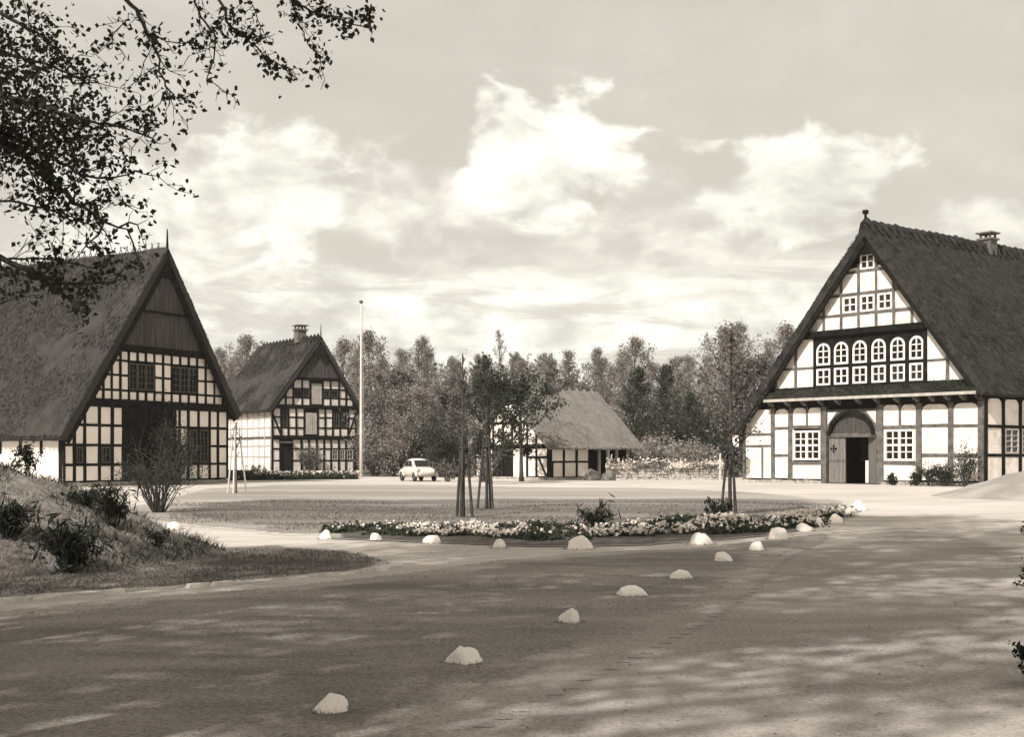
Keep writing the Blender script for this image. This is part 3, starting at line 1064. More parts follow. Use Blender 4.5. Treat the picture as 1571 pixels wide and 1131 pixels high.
# ---------- the barn on the left
def left_barn():
    e = Vector((.484, .875, 0)).normalized()
    Yc = F_PX * H / 48.0
    O = Vector(((98 - CX) / F_PX * Yc, Yc, 0))
    h = House('half_timbered_barn', 'long half-timbered barn with grey thatch and boarded gable top on the left', O, e, 'barn')
    rng = random.Random(21)
    g = Fac(h, (0, 0, 0), (1, 0, 0), (0, -1, 0), rng)
    u, z = g.u, g.z
    W = u(350)
    L = 24.0
    zl, zr = z(97, 664), z(350, 632)
    ua = u(248)
    za = z(248, 396)
    g.outline = [(0, 0), (W, 0), (W, zr), (ua, za), (0, zl)]
    core(h, [g.outline], .1, .35, 'wall_core', OAK_DARK)
    PM, TM = PLASTER_OLD, OAK_DARK
    x = 0.0
    while x < W - .1:
        w = rng.uniform(.35, .7)
        g.slab('plinth_stone', rect(x, min(x + w - .02, W), 0, .2 + rng.uniform(-.03, .02)), -.1, .05 + rng.uniform(-.02, .03), STONE, jit=.012)
        x += w
    z0 = .22
    zb = z(230, 626)
    r1, r2, r3 = z(130, 713.5), z(130, 683), z(130, 652)
    cols = [97.5, 114, 130, 152.5, 172, 189]
    for px in cols:
        g.post(u(px), z0, zb, .17, TM)
    for i in range(len(cols) - 1):
        A, B = u(cols[i]), u(cols[i + 1])
        sk = (1,) if i in (1, 3) else ()
        g.col(A, B, [z0, r1, r2, r3, zb], .085, .06, PM, TM, skip=sk)
        if sk:
            g.window(A + .11, B - .11, r1 + .08, r2 - .08, 2, 2, FRAME_D, .07, .04)
    # big dark gate
    g0, g1 = u(189), u(266)
    for i, (a, b) in enumerate(((g0 + .12, (g0 + g1) / 2), ((g0 + g1) / 2, g1 - .12))):
        lf = empty('gate_leaf')
        lf.parent = h.root
        for k in range(8):
            a2, b2 = a + (b - a) * k / 8, a + (b - a) * (k + 1) / 8
            g.slab('plank', rect(a2 + .006, b2 - .006, .05, zb - .22), -.12, -.04 + rng.uniform(-.01, .01), OAK_DARK, lf)
        for zz in (.5, 2.0, zb - .8):
            g.slab('ledger', rect(a + .02, b - .02, zz - .07, zz + .07), -.05, .0, OAK_DARK, lf)
    g.slab('lintel', rect(g0, g1, zb - .22, zb), -.12, .05, TM)
    cols = [268, 275, 288.5, 304.5, 321.5, 334, 349]
    for px in cols:
        g.post(u(px), z0, zb, .17, TM)
    for i in range(len(cols) - 1):
        A, B = u(cols[i]), u(cols[i + 1])
        dark = cols[i] in (288.5, 304.5)
        g.col(A, B, [z0, r1, r2, r3, zb], .085, .06, PM, TM, skip=(1, 2) if dark else (), no_rail=(2,) if dark else ())
        if dark:
            g.window(A + .11, B - .11, r1 + .08, r3 - .08, 2, 4, FRAME_D, .07, .04)
    g.slab('main_beam', rect(u(120), W, zb, zb + .3), -.12, .12, TM)
    # upper storey
    q = 235
    zs = [zb + .3, z(q, 602), z(q, 579.5), z(q, 557.5), z(q, 542)]
    px = 119.0
    cols = []
    while px < 356:
        cols.append(px)
        px += 13.1
    for c in cols:
        inwin = 199 < c < 236 or 264 < c < 296
        if inwin:
            g.post(u(c), zs[0], zs[1], .15, TM)
            g.post(u(c), zs[3], zs[4], .15, TM)
        else:
            g.post(u(c), zs[0], zs[4], .125, TM)
    for i in range(len(cols) - 1):
        A, B = u(cols[i]), u(cols[i + 1])
        m = (cols[i] + cols[i + 1]) / 2
        w = 197 < m < 237 or 262.5 < m < 297
        g.col(A, B, zs, .062, .05, PM, TM, skip=(1, 2) if w else (), no_rail=(2,) if w else ())
        if w:
            g.window(A + .01, B - .01, zs[1] + .07, zs[3] - .07, 2, 4, FRAME_D, .06, .035)
    g.slab('boarding_beam', rect(u(150), W, zs[4], zs[4] + .28), -.12, .2, TM)
    # boarded gable head in two lifts
    zm, zt = z(255, 482), z(255, 428)
    for lo, hi, d in ((zs[4] + .28, zm, .16), (zm + .03, zt, .24)):
        poly = clip(rect(0, W, lo, hi), g.outline)
        g.boards(poly, int((max(p[0] for p in poly) - min(p[0] for p in poly)) / .3), .0, d, BOARD)
    g.slab('drip_board', rect(u(190), u(310), zm - .06, zm + .03), .1, .3, TM)
    g.boards(clip(rect(0, W, zt, za), g.outline), 6, .24, .42, OAK_DARK)
    # long side
    sd = Fac(h, (0, L, 0), (0, -1, 0), (-1, 0, 0), rng)
    mb = MB()
    mb.box(.1, .35, .36, L, 0, zl)
    mb.box(W - .35, W - .1, .36, L, 0, zr)
    mb.box(.36, W - .36, L - .3, L, 0, zl)
    mb.build('wall_core', OAK_DARK, h.root)
    s_ = L - .1
    i = 0
    zq = zl - .95
    while s_ > 1.5:
        A, B = s_ - 1.35, s_
        wnd = i in (3, 6, 9, 12)
        if wnd:
            sd.panel(rect(A, B, .0, .75), PLASTER_PALE)
            sd.panel(rect(A, A + .3, .75, zq), PLASTER_PALE)
            sd.panel(rect(B - .3, B, .75, zq), PLASTER_PALE)
            sd.window(A + .3, B - .3, .75, zq, 2, 2, FRAME_D, .07, .04)
        else:
            sd.panel(rect(A, B, 0, zq), PLASTER_PALE)
        sd.panel(rect(A + .08, B - .08, zq + .0, zl - .1), PLASTER_PALE)
        sd.post(A, zq, zl, .16, TM)
        s_ -= 1.35
        i += 1
    sd.slab('eave_beam', rect(0, L, zl - .12, zl + .1), -.12, .05, TM)
    # roof
    sl = (za - zl) / ua
    sr = (za - zr) / (W - ua)
    th, oh = .36, .42
    a1, a2 = math.atan(sl), math.atan(sr)
    nl_ = Vector((-math.sin(a1), math.cos(a1))) * th
    nr_ = Vector((math.sin(a2), math.cos(a2))) * th
    xl_, zl_ = -.45 * math.cos(a1) + nl_.x, zl - .45 * math.sin(a1) + nl_.y
    xe_, ze_ = W + .45 * math.cos(a2) + nr_.x, zr - .45 * math.sin(a2) + nr_.y
    zr_ = za + th * 1.4
    roof = thatch_roof(h, xl_, zl_, ua, zr_, xe_, ze_, -oh, L + .4, th, THATCH_MID, STRAW_MID, (42000, 3500), 9, lumps=.05, ridge_sag=.15)
    bargeboards(h, [(xl_ - nl_.x * .9, zl_ - nl_.y * .9, ua, zr_ - th * 1.4), (ua, zr_ - th * 1.4, xe_ - nr_.x * .9, ze_ - nr_.y * .9)], -oh + .03, OAK_DARK, .3, .07)
    for i in range(56):                      # pegs along the ridge
        mb = MB()
        y = .2 + i * .42
        mb.tube([(ua - .12, y, zr_ - .1), (ua + .05, y, zr_ + .27)], [.025, .02], 5)
        mb.tube([(ua + .12, y + .02, zr_ - .1), (ua - .05, y + .02, zr_ + .27)], [.025, .02], 5)
        mb.build('ridge_peg', OAK, roof)
    finial(h, ua, -oh + .05, zr_ - .5, z(257, 351) - .1, knob=False, r=.08)
    return h


LB = left_barn()


# ---------- the tall narrow house in the middle distance
def middle_house():
    e = Vector((.823, .568, 0)).normalized()
    Yc = F_PX * H / 30.0
    O = Vector(((417 - CX) / F_PX * Yc, Yc, 0))
    h = House('half_timbered_house', 'tall narrow two-storey half-timbered house beside the flagpole', O, e)
    rng = random.Random(31)
    g = Fac(h, (0, 0, 0), (1, 0, 0), (0, -1, 0), rng)
    u, z = g.u, g.z
    W = u(547)
    L = 10.5
    zl = z(482, 627)
    ua, za = u(489), z(489, 524)
    g.outline = [(0, 0), (W, 0), (W, zl), (ua, za), (0, zl)]
    core(h, [g.outline], .1, .3, 'wall_core', OAK_DARK)
    PM, TM = PLASTER, OAK_DARK
    z0 = z(482, 724)
    g.slab('plinth', rect(0, W, 0, z0), -.1, .04, STONE)
    b1 = z(482, 674)
    r1, r2 = z(482, 707), z(482, 689)
    hw, hr, pw = .07, .055, .15
    # ground floor
    c0 = [418, 430]
    cR = [462.6, 474, 486, 497, 508, 519.7, 530.6, 543]
    for c in c0 + cR + [448]:
        g.post(u(c), z0, b1, pw, TM)
    g.col(u(418), u(430), [z0, r1, r2, b1], hw, hr, PM, TM)
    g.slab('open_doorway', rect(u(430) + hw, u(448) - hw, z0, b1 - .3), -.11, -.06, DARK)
    g.slab('door_hood', rect(u(430), u(448), b1 - .3, b1 - .18), -.05, .25, OAK)
    g.col(u(448), u(462.6), [z0, r1, r2, b1], hw, hr, PM, TM)
    for i in range(len(cR) - 1):
        A, B = u(cR[i]), u(cR[i + 1])
        wnd = cR[i] > 505
        g.col(A, B, [z0, r1, r2, b1], hw, hr, PM, TM, skip=(1,) if wnd else ())
        if wnd:
            g.window(A + .08, B - .08, r1 + .06, r2 - .06, 2, 2, FRAME_G, .06, .03)
    g.slab('storey_beam', rect(0, W, b1, b1 + .2), -.12, .14, TM)
    # first floor
    zf0, zf1, zf2, zf3 = b1 + .2, z(482, 657), z(482, 641), zl
    cols = [418, 431.5, 442.5, 454.5, 467, 487.5, 499, 510.5, 522, 534, 545.5]
    for c in cols:
        g.post(u(c), zf0, zf3, pw, TM)
    for i in range(len(cols) - 1):
        A, B = u(cols[i]), u(cols[i + 1])
        if cols[i] == 467:
            g.boards(rect(A + .08, B - .08, zf0 + .15, zf2 + .35), 5, -.1, .02, OAK_PALE, 'hatch_board')
            g.panel(rect(A + .08, B - .08, zf2 + .4, zf3), TM)
            continue
        wnd = cols[i] in (431.5, 510.5, 522)
        g.col(A, B, [zf0, zf1, zf2, zf3], hw, hr, PM, TM, skip=(1, 2) if wnd else (), no_rail=(2,) if wnd else ())
        if wnd:
            g.window(A + .08, B - .08, zf1 + .06, zf3 - .12, 2, 3, FRAME_D, .06, .03)
    for a, b in ((418, 431.5), (545.5, 534)):
        g.brace(u(a), zf2 + .3, u(b), zf0, .13, TM)
    g.slab('storey_beam', rect(0, W, zl, zl + .2), -.12, .16, TM)
    # attic
    za0, za1, za2, za3 = zl + .2, z(482, 611), z(482, 597), z(482, 583)
    cols = [427, 438.5, 450, 463.5, 476, 495, 507, 520, 531, 542]
    for c in cols:
        g.post(u(c), za0, za3, pw, TM)
    for i in range(len(cols) - 1):
        A, B = u(cols[i]), u(cols[i + 1])
        if cols[i] == 476:
            g.boards(rect(A + .08, B - .08, za0 + .12, za2 + .4), 4, -.1, .02, OAK_PALE, 'hatch_board')
            continue
        wnd = cols[i] in (450, 463.5, 495, 507)
        g.col(A, B, [za0, za1, za2, za3], hw, hr, PM, TM, skip=(1,) if wnd else ())
        if wnd:
            g.window(A + .08, B - .08, za1 + .06, za2 - .06, 2, 1, FRAME_D, .05, .03)
    g.slab('boarding_beam', rect(u(440), u(545), za3, za3 + .16), -.12, .22, TM)
    poly = clip(rect(0, W, za3 + .16, za - .9), g.outline)
    g.boards(poly, 12, .0, .18, BOARD)
    g.boards(clip(rect(0, W, za - .9, za), g.outline), 5, .2, .36, OAK_DARK)
    g.outline = None
    g.slab('owl_hole', [(ua + .42 * math.cos(a), za - .75 + .5 * math.sin(a)) for a in [2 * math.pi * i / 12 for i in range(12)]], .36, .41, DARK)
    # long side: limewashed over the timber
    sd = Fac(h, (0, L, 0), (0, -1, 0), (-1, 0, 0), rng)
    mb = MB()
    mb.box(.1, .3, .31, L, 0, zl)
    mb.box(W - .3, W - .1, .31, L, 0, zl)
    mb.box(.31, W - .31, L - .2, L, 0, zl)
    mb.build('wall_core', OAK_DARK, h.root)
    s_ = L - .12
    lev = [.3, 1.35, r2 + .2, b1 + .1, zf1, zf2, zl]
    while s_ > 1:
        A, B = s_ - 1.06, s_
        sd.col(A, B, lev, .06, .045, PLASTER_PALE, OAK_PALE)
        sd.post(s_, .3, zl, .12, OAK_PALE)
        s_ -= 1.06
    sd.slab('storey_beam', rect(0, L, b1, b1 + .18), -.12, .04, OAK)
    sd.slab('eave_beam', rect(0, L, zl - .1, zl + .1), -.12, .05, TM)
    sl = (za - zl) / ua
    sr = (za - zl) / (W - ua)
    th, oh = .28, .4
    a1, a2 = math.atan(sl), math.atan(sr)
    nl_ = Vector((-math.sin(a1), math.cos(a1))) * th
    nr_ = Vector((math.sin(a2), math.cos(a2))) * th
    xl_, zl_ = -.4 * math.cos(a1) + nl_.x, zl - .4 * math.sin(a1) + nl_.y
    xe_, ze_ = W + .4 * math.cos(a2) + nr_.x, zl - .4 * math.sin(a2) + nr_.y
    zr_ = za + th * 1.4
    roof = thatch_roof(h, xl_, zl_, ua, zr_, xe_, ze_, -oh, L + .3, th, THATCH_MID, STRAW_MID, (14000, 2500), 15, lumps=.04, n_s=18, n_y=40)
    bargeboards(h, [(xl_ - nl_.x * .9, zl_ - nl_.y * .9, ua, zr_ - th * 1.4), (ua, zr_ - th * 1.4, xe_ - nr_.x * .9, ze_ - nr_.y * .9)], -oh + .03, OAK_DARK, .2, .06)
    for i in range(17):
        y = .1 + i * .6
        m2 = MB()
        m2.tube([(ua - .35, y, zr_ - .4), (ua, y, zr_ + .08), (ua + .35, y, zr_ - .4)], [.05, .15, .05], 6)
        m2.build('ridge_bundle', THATCH_DARK, roof)
    finial(h, ua, -oh + .05, zr_ - .4, z(489, 498), knob=False, r=.06)
    chimney(h, ua - .1, 2.9, zr_ - .3, zr_ + .62, .7, roof)
    return h


MH = middle_house()


# ---------- the small cottage behind the lawn
def cottage():
    e = Vector((.6, -.8, 0)).normalized()
    Yc = F_PX * H / 37.0
    Or = Vector(((843 - CX) / F_PX * Yc, Yc, 0))
    k = (728 - CX) / F_PX
    W = (Or.x - k * Or.y) / (e.x - k * e.y)
    h = House('thatched_cottage', 'small half-timbered cottage with pale thatch behind the lawn trees', Or - e * W, e, 'cottage')
    rng = random.Random(41)
    g = Fac(h, (0, 0, 0), (1, 0, 0), (0, -1, 0), rng)
    u, z = g.u, g.z
    L = 6.4
    zl = z(843, 687)
    ua = W * .5
    za = zl + W * .5 * .86
    g.outline = [(0, 0), (W, 0), (W, zl), (ua, za), (0, zl)]
    core(h, [g.outline], .1, .3, 'wall_core', OAK_DARK)
    PM, TM = PLASTER, OAK_DARK
    z0 = .15
    g.slab('plinth', rect(0, W, 0, z0), -.1, .04, STONE)
    cols = [730, 742, 757, 771, 786, 809, 823, 841]
    zm = z0 + (zl - z0) * .68
    for c in cols:
        g.post(u(c), z0, zl, .18, TM)
    for i in range(len(cols) - 1):
        A, B = u(cols[i]), u(cols[i + 1])
        if cols[i] in (757, 771):
            g.boards(rect(A + .09, B - .09, .05, zl - .15), 4, -.1, -.03, OAK_DARK, 'door_plank')
        elif cols[i] == 786:
            g.panel(rect(A + .09, B - .09, z0, zl - .05), PM)
        else:
            g.col(A, B, [z0, zm, zl], .09, .06, PM, TM)
    g.brace(u(838), z0 + .1, u(826), zm, .14, TM)
    g.slab('main_beam', rect(0, W, zl, zl + .2), -.12, .08, TM)
    z2, z3 = zl + .2, zl + 1.5
    cols = [742, 757, 772, 786, 798, 809, 823, 836]
    for c in cols:
        g.post(u(c), z2, z3, .15, TM)
    for i in range(len(cols) - 1):
        A, B = u(cols[i]), u(cols[i + 1])
        g.panel(rect(A + .08, B - .08, z2, z3 - .06), PM)
        g.rail(A, B, z3, .14, TM)
        g.panel(rect(A + .08, B - .08, z3 + .07, za - .5), PM)
    g.window(ua - .35, ua + .35, z3 + .12, z3 + .85, 2, 2, FRAME_W, .07, .04, d=.05)
    # long side to the right, in shade, with an open porch at its far end
    sd = Fac(h, (W, 0, 0), (0, 1, 0), (1, 0, 0), rng)
    mb = MB()
    mb.box(W - .3, W - .1, .31, 3.1, 0, zl)
    mb.box(.1, .3, .31, L, 0, zl)
    mb.box(W - 2.2, W - 2.0, 3.1, L, 0, zl)
    mb.box(W - 2.0, W - .11, 2.9, 3.1, 0, zl)
    mb.box(.31, W - .1, L - .2, L, 0, zl)
    mb.build('wall_core', OAK_DARK, h.root)
    zmid = z0 + (zl - z0) * .52
    for i in range(4):
        sd.post(.1 + i * .97, z0, zl, .16, TM)
        if i < 3:
            sd.col(.1 + i * .97, .1 + (i + 1) * .97, [z0, zmid, zl], .08, .05, PLASTER_OLD, TM)
    sd.slab('plinth', rect(0, 3.1, 0, z0), -.1, .04, STONE)
    for i, q in enumerate((3.9, 4.6, 5.3, 6.2)):
        mb = MB()
        mb.box(W - .2, W - .06, q - .07, q + .07, 0, zl)
        mb.build('porch_post', FRAME_W if i == 1 else OAK_PALE, h.root)
    sd.slab('eave_beam', rect(0, L, zl - .08, zl + .12), -.2, .04, TM)
    th, oh = .26, .35
    a1 = math.atan(.86)
    n_ = Vector((math.sin(a1), math.cos(a1))) * th
    roof = thatch_roof(h, -.45 * math.cos(a1) - n_.x, zl - .12 + n_.y, ua, za + th * 1.4, W + .45 * math.cos(a1) + n_.x, zl - .12 + n_.y,
                       -oh, L + .5, th, THATCH_PALE, STRAW_PALE, (3000, 11000), 25, lumps=.03, n_s=18, n_y=36)
    zr_ = za + th * 1.4
    for i in range(12):
        y = -.2 + i * .6
        m2 = MB()
        m2.tube([(ua - .3, y, zr_ - .3), (ua, y, zr_ + .05), (ua + .3, y, zr_ - .3)], [.05, .12, .05], 6)
        m2.build('ridge_bundle', THATCH_PALE, roof)
    wr = h.o + h.e * ua
    kk = (838 - CX) / F_PX
    cy = (kk * wr.y - wr.x) / (h.inw.x - kk * h.inw.y)
    chimney(h, ua, cy, zr_ - .3, zr_ + 1.0, .75, roof, cap=False)
    mb = MB()
    mb.box(ua - .45, ua + .45, cy - .45, cy + .45, zr_ + 1.0, zr_ + 1.12)
    mb.build('chimney_slab', BRICK, h.root)
    return h


COT = cottage()


# ------------------------------------------------------------------ the ground
def sheet(name, pts, z, mat, jag=.12, step=.35, label=None):
    """flat sheet with a slightly ragged outline"""
    rng = random.Random(len(name) * 7 + len(pts))
    out = []
    n = len(pts)
    for i in range(n):
        a, b = pts[i], pts[(i + 1) % n]
        k = max(1, int((b - a).length / step))
        k = min(k, 120)
        for j in range(k):
            p = a.lerp(b, j / k)
            out.append((p.x + rng.uniform(-jag, jag), p.y + rng.uniform(-jag, jag), z))
    bm = bmesh.new()
    vs = [bm.verts.new(p) for p in out]
    es = [bm.edges.new((vs[i], vs[(i + 1) % len(vs)])) for i in range(len(vs))]
    bmesh.ops.triangle_fill(bm, use_beauty=True, use_dissolve=False, edges=es)
    for f in bm.faces:
        f.normal_update()
        if f.normal.z < 0:
            f.normal_flip()
    me = bpy.data.meshes.new(name)
    bm.to_mesh(me)
    bm.free()
    me.materials.append(mat)
    return tag(link(name, me), label, kind='structure')


def soft_sheet(name, pts, z, mat, cell, feather):
    """flat sheet on a fine grid; its mesh attribute 'mask' falls to 0 at the rim so that the material can fray out"""
    P = np.array([(p.x, p.y) for p in pts])
    Q = np.roll(P, -1, axis=0)
    lo, hi = P.min(0), P.max(0)
    nx, ny = int((hi[0] - lo[0]) / cell) + 2, int((hi[1] - lo[1]) / cell) + 2
    X, Y = np.meshgrid(lo[0] + np.arange(nx) * cell, lo[1] + np.arange(ny) * cell)
    pt = np.stack([X.ravel(), Y.ravel()], 1)
    ins = np.zeros(len(pt), bool)
    dist = np.full(len(pt), 1e9)
    for a, b in zip(P, Q):
        c = ((a[1] > pt[:, 1]) != (b[1] > pt[:, 1])) & (pt[:, 0] < (b[0] - a[0]) * (pt[:, 1] - a[1]) / (b[1] - a[1] + 1e-12) + a[0])
        ins ^= c
        d = b - a
        t = np.clip(((pt - a) @ d) / (d @ d + 1e-12), 0, 1)
        dist = np.minimum(dist, np.linalg.norm(pt - (a + t[:, None] * d), axis=1))
    mask = np.where(ins, np.clip(dist / feather, 0, 1), 0)
    idx = np.arange(nx * ny).reshape(ny, nx)
    q = np.stack([idx[:-1, :-1], idx[:-1, 1:], idx[1:, 1:], idx[1:, :-1]], -1).reshape(-1, 4)
    q = q[ins[q].all(1)]
    used = np.unique(q)
    mp = -np.ones(nx * ny, int)
    mp[used] = np.arange(len(used))
    me = np_mesh(name, np.column_stack([pt[used], np.full(len(used), z)]), mp[q], mat)
    at_ = me.attributes.new('mask', 'FLOAT', 'POINT')
    at_.data.foreach_set('value', mask[used].astype(np.float32))
    return tag(link(name, me), kind='structure')


def px_poly(lst):
    return [G(x, y) for x, y in lst]


mb = MB()
S = 3000
mb.add([(-S, -S, -.006), (S, -S, -.006), (S, S, -.006), (-S, S, -.006)], [(0, 1, 2, 3)])
tag(mb.build('ground', FARLAND, fix=False), kind='structure')
sheet('yard', [Vector(p) for p in ((-60, -25, 0), (60, -25, 0), (70, 88, 0), (-70, 88, 0))], .0, SAND, .3, 2)
soft_sheet('drive_shade', [Vector((-14, -6, 0)), Vector((9, -6, 0)), Vector((9, 10, 0)), G(1760, 880), G(1650, 850), G(1540, 822), G(1440, 802), G(1350, 796), G(1275, 822), G(1200, 836),
                     G(1060, 840), G(900, 846), G(760, 858), G(640, 874), G(420, 896), G(200, 914), G(0, 930), G(-300, 955)], .003, DRIVE_SHADE, .3, 1.6)
soft_sheet('lawn', px_poly([(150, 782), (300, 750), (420, 744), (620, 744), (800, 747), (1000, 749), (1150, 754), (1250, 762), (1302, 770), (1312, 782),
                            (1240, 806), (1100, 818), (900, 826), (700, 826), (500, 822), (440, 824), (250, 806), (180, 798)]), .004, LAWN, .3, 1.2)
soft_sheet('darker_lawn', px_poly([(190, 792), (260, 772), (420, 764), (600, 766), (760, 764), (900, 765), (1100, 764), (1290, 767), (1308, 780), (1235, 800),
                                  (1100, 814), (900, 822), (700, 822), (500, 819), (440, 821), (260, 803)]), .008, LAWN_DARKER, .3, 2.2)
soft_sheet('grass_bank', px_poly([(-160, 930), (-100, 860), (150, 848), (300, 840), (430, 835), (570, 845), (628, 864), (610, 875), (400, 895), (200, 909), (0, 925)]), .004, BANK, .12, .7)
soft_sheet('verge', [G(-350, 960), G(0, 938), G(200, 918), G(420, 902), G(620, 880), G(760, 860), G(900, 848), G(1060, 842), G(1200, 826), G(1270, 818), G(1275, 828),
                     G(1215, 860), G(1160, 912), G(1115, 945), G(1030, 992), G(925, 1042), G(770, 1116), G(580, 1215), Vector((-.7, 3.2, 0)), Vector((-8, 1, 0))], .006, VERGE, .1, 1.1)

# long low grass over lawns, verge and banks: blades nobody could count
def scatter_poly(poly, n, rng):
    xs, ys = [p.x for p in poly], [p.y for p in poly]
    P = np.empty((0, 2))
    px = np.array(xs)
    py = np.array(ys)
    while len(P) < n:
        q = np.stack([rng.uniform(min(xs), max(xs), n), rng.uniform(min(ys), max(ys), n)], 1)
        ins = np.zeros(n, bool)
        j = len(xs) - 1
        for i in range(len(xs)):
            c = ((py[i] > q[:, 1]) != (py[j] > q[:, 1])) & (q[:, 0] < (px[j] - px[i]) * (q[:, 1] - py[i]) / (py[j] - py[i] + 1e-12) + px[i])
            ins ^= c
            j = i
        P = np.concatenate([P, q[ins]])
    return P[:n]


def grass(name, label, P, hgt, w, mat, seed, lean=.5, zbase=None):
    rng = np.random.default_rng(seed)
    n = len(P)
    z = np.zeros(n) if zbase is None else zbase
    base = np.stack([P[:, 0], P[:, 1], z], 1)
    h = hgt * rng.uniform(.4, 1.3, n)
    tip = base + np.stack([rng.normal(0, lean, n) * h, rng.normal(0, lean, n) * h, h], 1)
    return tag(link(name, blade_mesh(name, base, tip, w, mat, rng)), label, 'grass', kind='stuff')


rngG = np.random.default_rng(77)
Pl = scatter_poly(px_poly([(260, 800), (260, 774), (420, 768), (600, 771), (900, 770), (1290, 771), (1300, 780), (1100, 808), (900, 816), (700, 816), (500, 814), (440, 816)]), 26000, rngG)
keep = np.array([mnoise.noise(Vector((p[0] * .25, p[1] * .7, 3))) > -.1 for p in Pl])
grass('lawn_grass', 'tufted grass on the middle lawn', Pl[keep], .05, .02, GRASS_M, 1)
Pb = scatter_poly(px_poly([(-100, 920), (-60, 865), (150, 852), (300, 846), (430, 842), (555, 851), (600, 866), (400, 890), (200, 905)]), 15000, rngG)
grass('bank_grass', 'dark grass on the low bank left of the stones', Pb, .028, .014, GRASS_M, 2)
Pv = scatter_poly([G(0, 945), G(420, 906), G(760, 866), G(1060, 850), G(1240, 832), G(1100, 920), G(950, 985), G(830, 1036), G(600, 1120), G(300, 1220), Vector((-5, 5, 0))], 16000, rngG)
keep = np.array([mnoise.noise(Vector((p[0] * .6, p[1] * .6, 9))) > .02 for p in Pv])
grass('verge_grass', 'thin worn grass over the foreground verge', Pv[keep], .022, .007, GRASS_P, 3, .9)

# loose pebbles on the sandy road
rng = np.random.default_rng(5)
n = 1100
Yp = 5.5 + rng.uniform(0, 1, n) ** 1.6 * 22
Xp = rng.uniform(-.42, .42, n) * Yp
r = rng.uniform(.004, .013, n)
O8 = np.array([(1, 0, 0), (0, 1, 0), (-1, 0, 0), (0, -1, 0), (0, 0, .8), (0, 0, -.3)])
T8 = np.array([(0, 1, 4), (1, 2, 4), (2, 3, 4), (3, 0, 4), (1, 0, 5), (2, 1, 5), (3, 2, 5), (0, 3, 5)])
V = (O8[None] * r[:, None, None] * rng.uniform(.6, 1.4, (n, 6, 1))) + np.stack([Xp, Yp, np.full(n, .006)], 1)[:, None, :]
Q = (T8[None] + (np.arange(n) * 6)[:, None, None]).reshape(-1, 3)
tag(link('pebbles', np_mesh('pebbles', V.reshape(-1, 3), Q, STONE)), 'small loose pebbles strewn on the sandy road', 'gravel', kind='stuff')

# pale blocks standing in for the sunlit sand along the foot of the bank
ed = empty('sunlit_edge', G(300, 902), 0, 'pale broken line added for sunlit sand along the grass bank', 'edging')
path = [G(-60, 931), G(100, 917), G(240, 907), G(400, 894), G(520, 884), G(600, 875), G(628, 868)]
rng_ = random.Random(3)
for i in range(len(path) - 1):
    a, b = path[i], path[i + 1]
    L_ = (b - a).length
    k = max(1, int(L_ / .3))
    for j in range(k):
        if rng_.random() < .3:
            continue
        p = a.lerp(b, (j + .5) / k) - ed.location
        d = (b - a).normalized()
        q = Vector((-d.y, d.x, 0))
        ln, w, hh = L_ / k * .5 - .015, rng_.uniform(.03, .07), rng_.uniform(.012, .05)
        off = q * rng_.uniform(-.03, .03)
        mbx = MB()
        pts = [p + off + d * (s1 * ln * rng_.uniform(.85, 1)) + q * (s2 * w) + Vector((0, 0, -.02)) for s1, s2 in ((-1, -1), (1, -1), (1, 1), (-1, 1))]
        top = [v + (p + off - v) * .18 + Vector((0, 0, hh + .02 + rng_.uniform(-.01, .01))) for v in pts]
        mbx.add(pts + top, [(0, 3, 2, 1), (4, 5, 6, 7), (0, 1, 5, 4), (1, 2, 6, 5), (2, 3, 7, 6), (3, 0, 4, 7)])
        mbx.build('sunlit_edge_piece', EDGE, ed)


def mound(name, cx, cy, rx, ry, hh, mat, seed, n=60, pw=1.4, rough_=.10, skew=0.0):
    """heap with an uneven surface whose rim sinks into the ground; returns its height function"""
    def hf(x, y):
        dx, dy = (x - cx) / rx, (y - cy) / ry
        r2 = math.hypot(dx, dy)
        if r2 >= 1:
            return -.05
        b = (1 - r2 * r2) ** pw
        return hh * b + (mnoise.noise(Vector((x * .8, y * .8, seed))) * rough_ + mnoise.noise(Vector((x * 2.5, y * 2.5, seed))) * rough_ * .4) * min(1, b * 3) - .02
    vs, fs = [], []
    for j in range(n + 1):
        for i in range(n + 1):
            x = cx - rx + 2 * rx * i / n
            y = cy - ry + 2 * ry * j / n
            vs.append((x, y, hf(x, y)))
    for j in range(n):
        for i in range(n):
            q = (j * (n + 1) + i, j * (n + 1) + i + 1, (j + 1) * (n + 1) + i + 1, (j + 1) * (n + 1) + i)
            if max(vs[k][2] for k in q) > -.049:
                fs.append(q)
    m = MB()
    m.v, m.f = vs, fs
    tag(m.build(name, mat, smooth=True, fix=False), kind='structure')
    return hf


hfL = mound('earth_mound', -9.6, 18.2, 5.6, 4.6, 1.55, MOUND, 2.0, 70, 1.25, .16)
hfR = mound('sand_mound', 22.6, 44.5, 8.2, 6.5, 1.6, HEAP, 5.0, 50, 1.3, .10)

# grass and weeds on the mound
P = scatter_poly([Vector((-15, 14.2, 0)), Vector((-4.3, 14.2, 0)), Vector((-4.1, 22.5, 0)), Vector((-15, 22.5, 0))], 26000, rngG)
zz = np.array([hfL(p[0], p[1]) for p in P])
nz = np.array([mnoise.noise(Vector((p[0] * .7, p[1] * .7, 1.5))) for p in P])
k1 = (zz > 0) & (nz > -.08)
grass('mound_grass', 'dark weedy grass on the earth mound', P[k1], .10, .014, GRASS_D, 4, .7, zz[k1])
k2 = (zz > 0) & (nz < -.16)
grass('mound_dry_grass', 'pale dry grass on the earth mound', P[k2], .12, .014, GRASS_P, 6, .9, zz[k2])


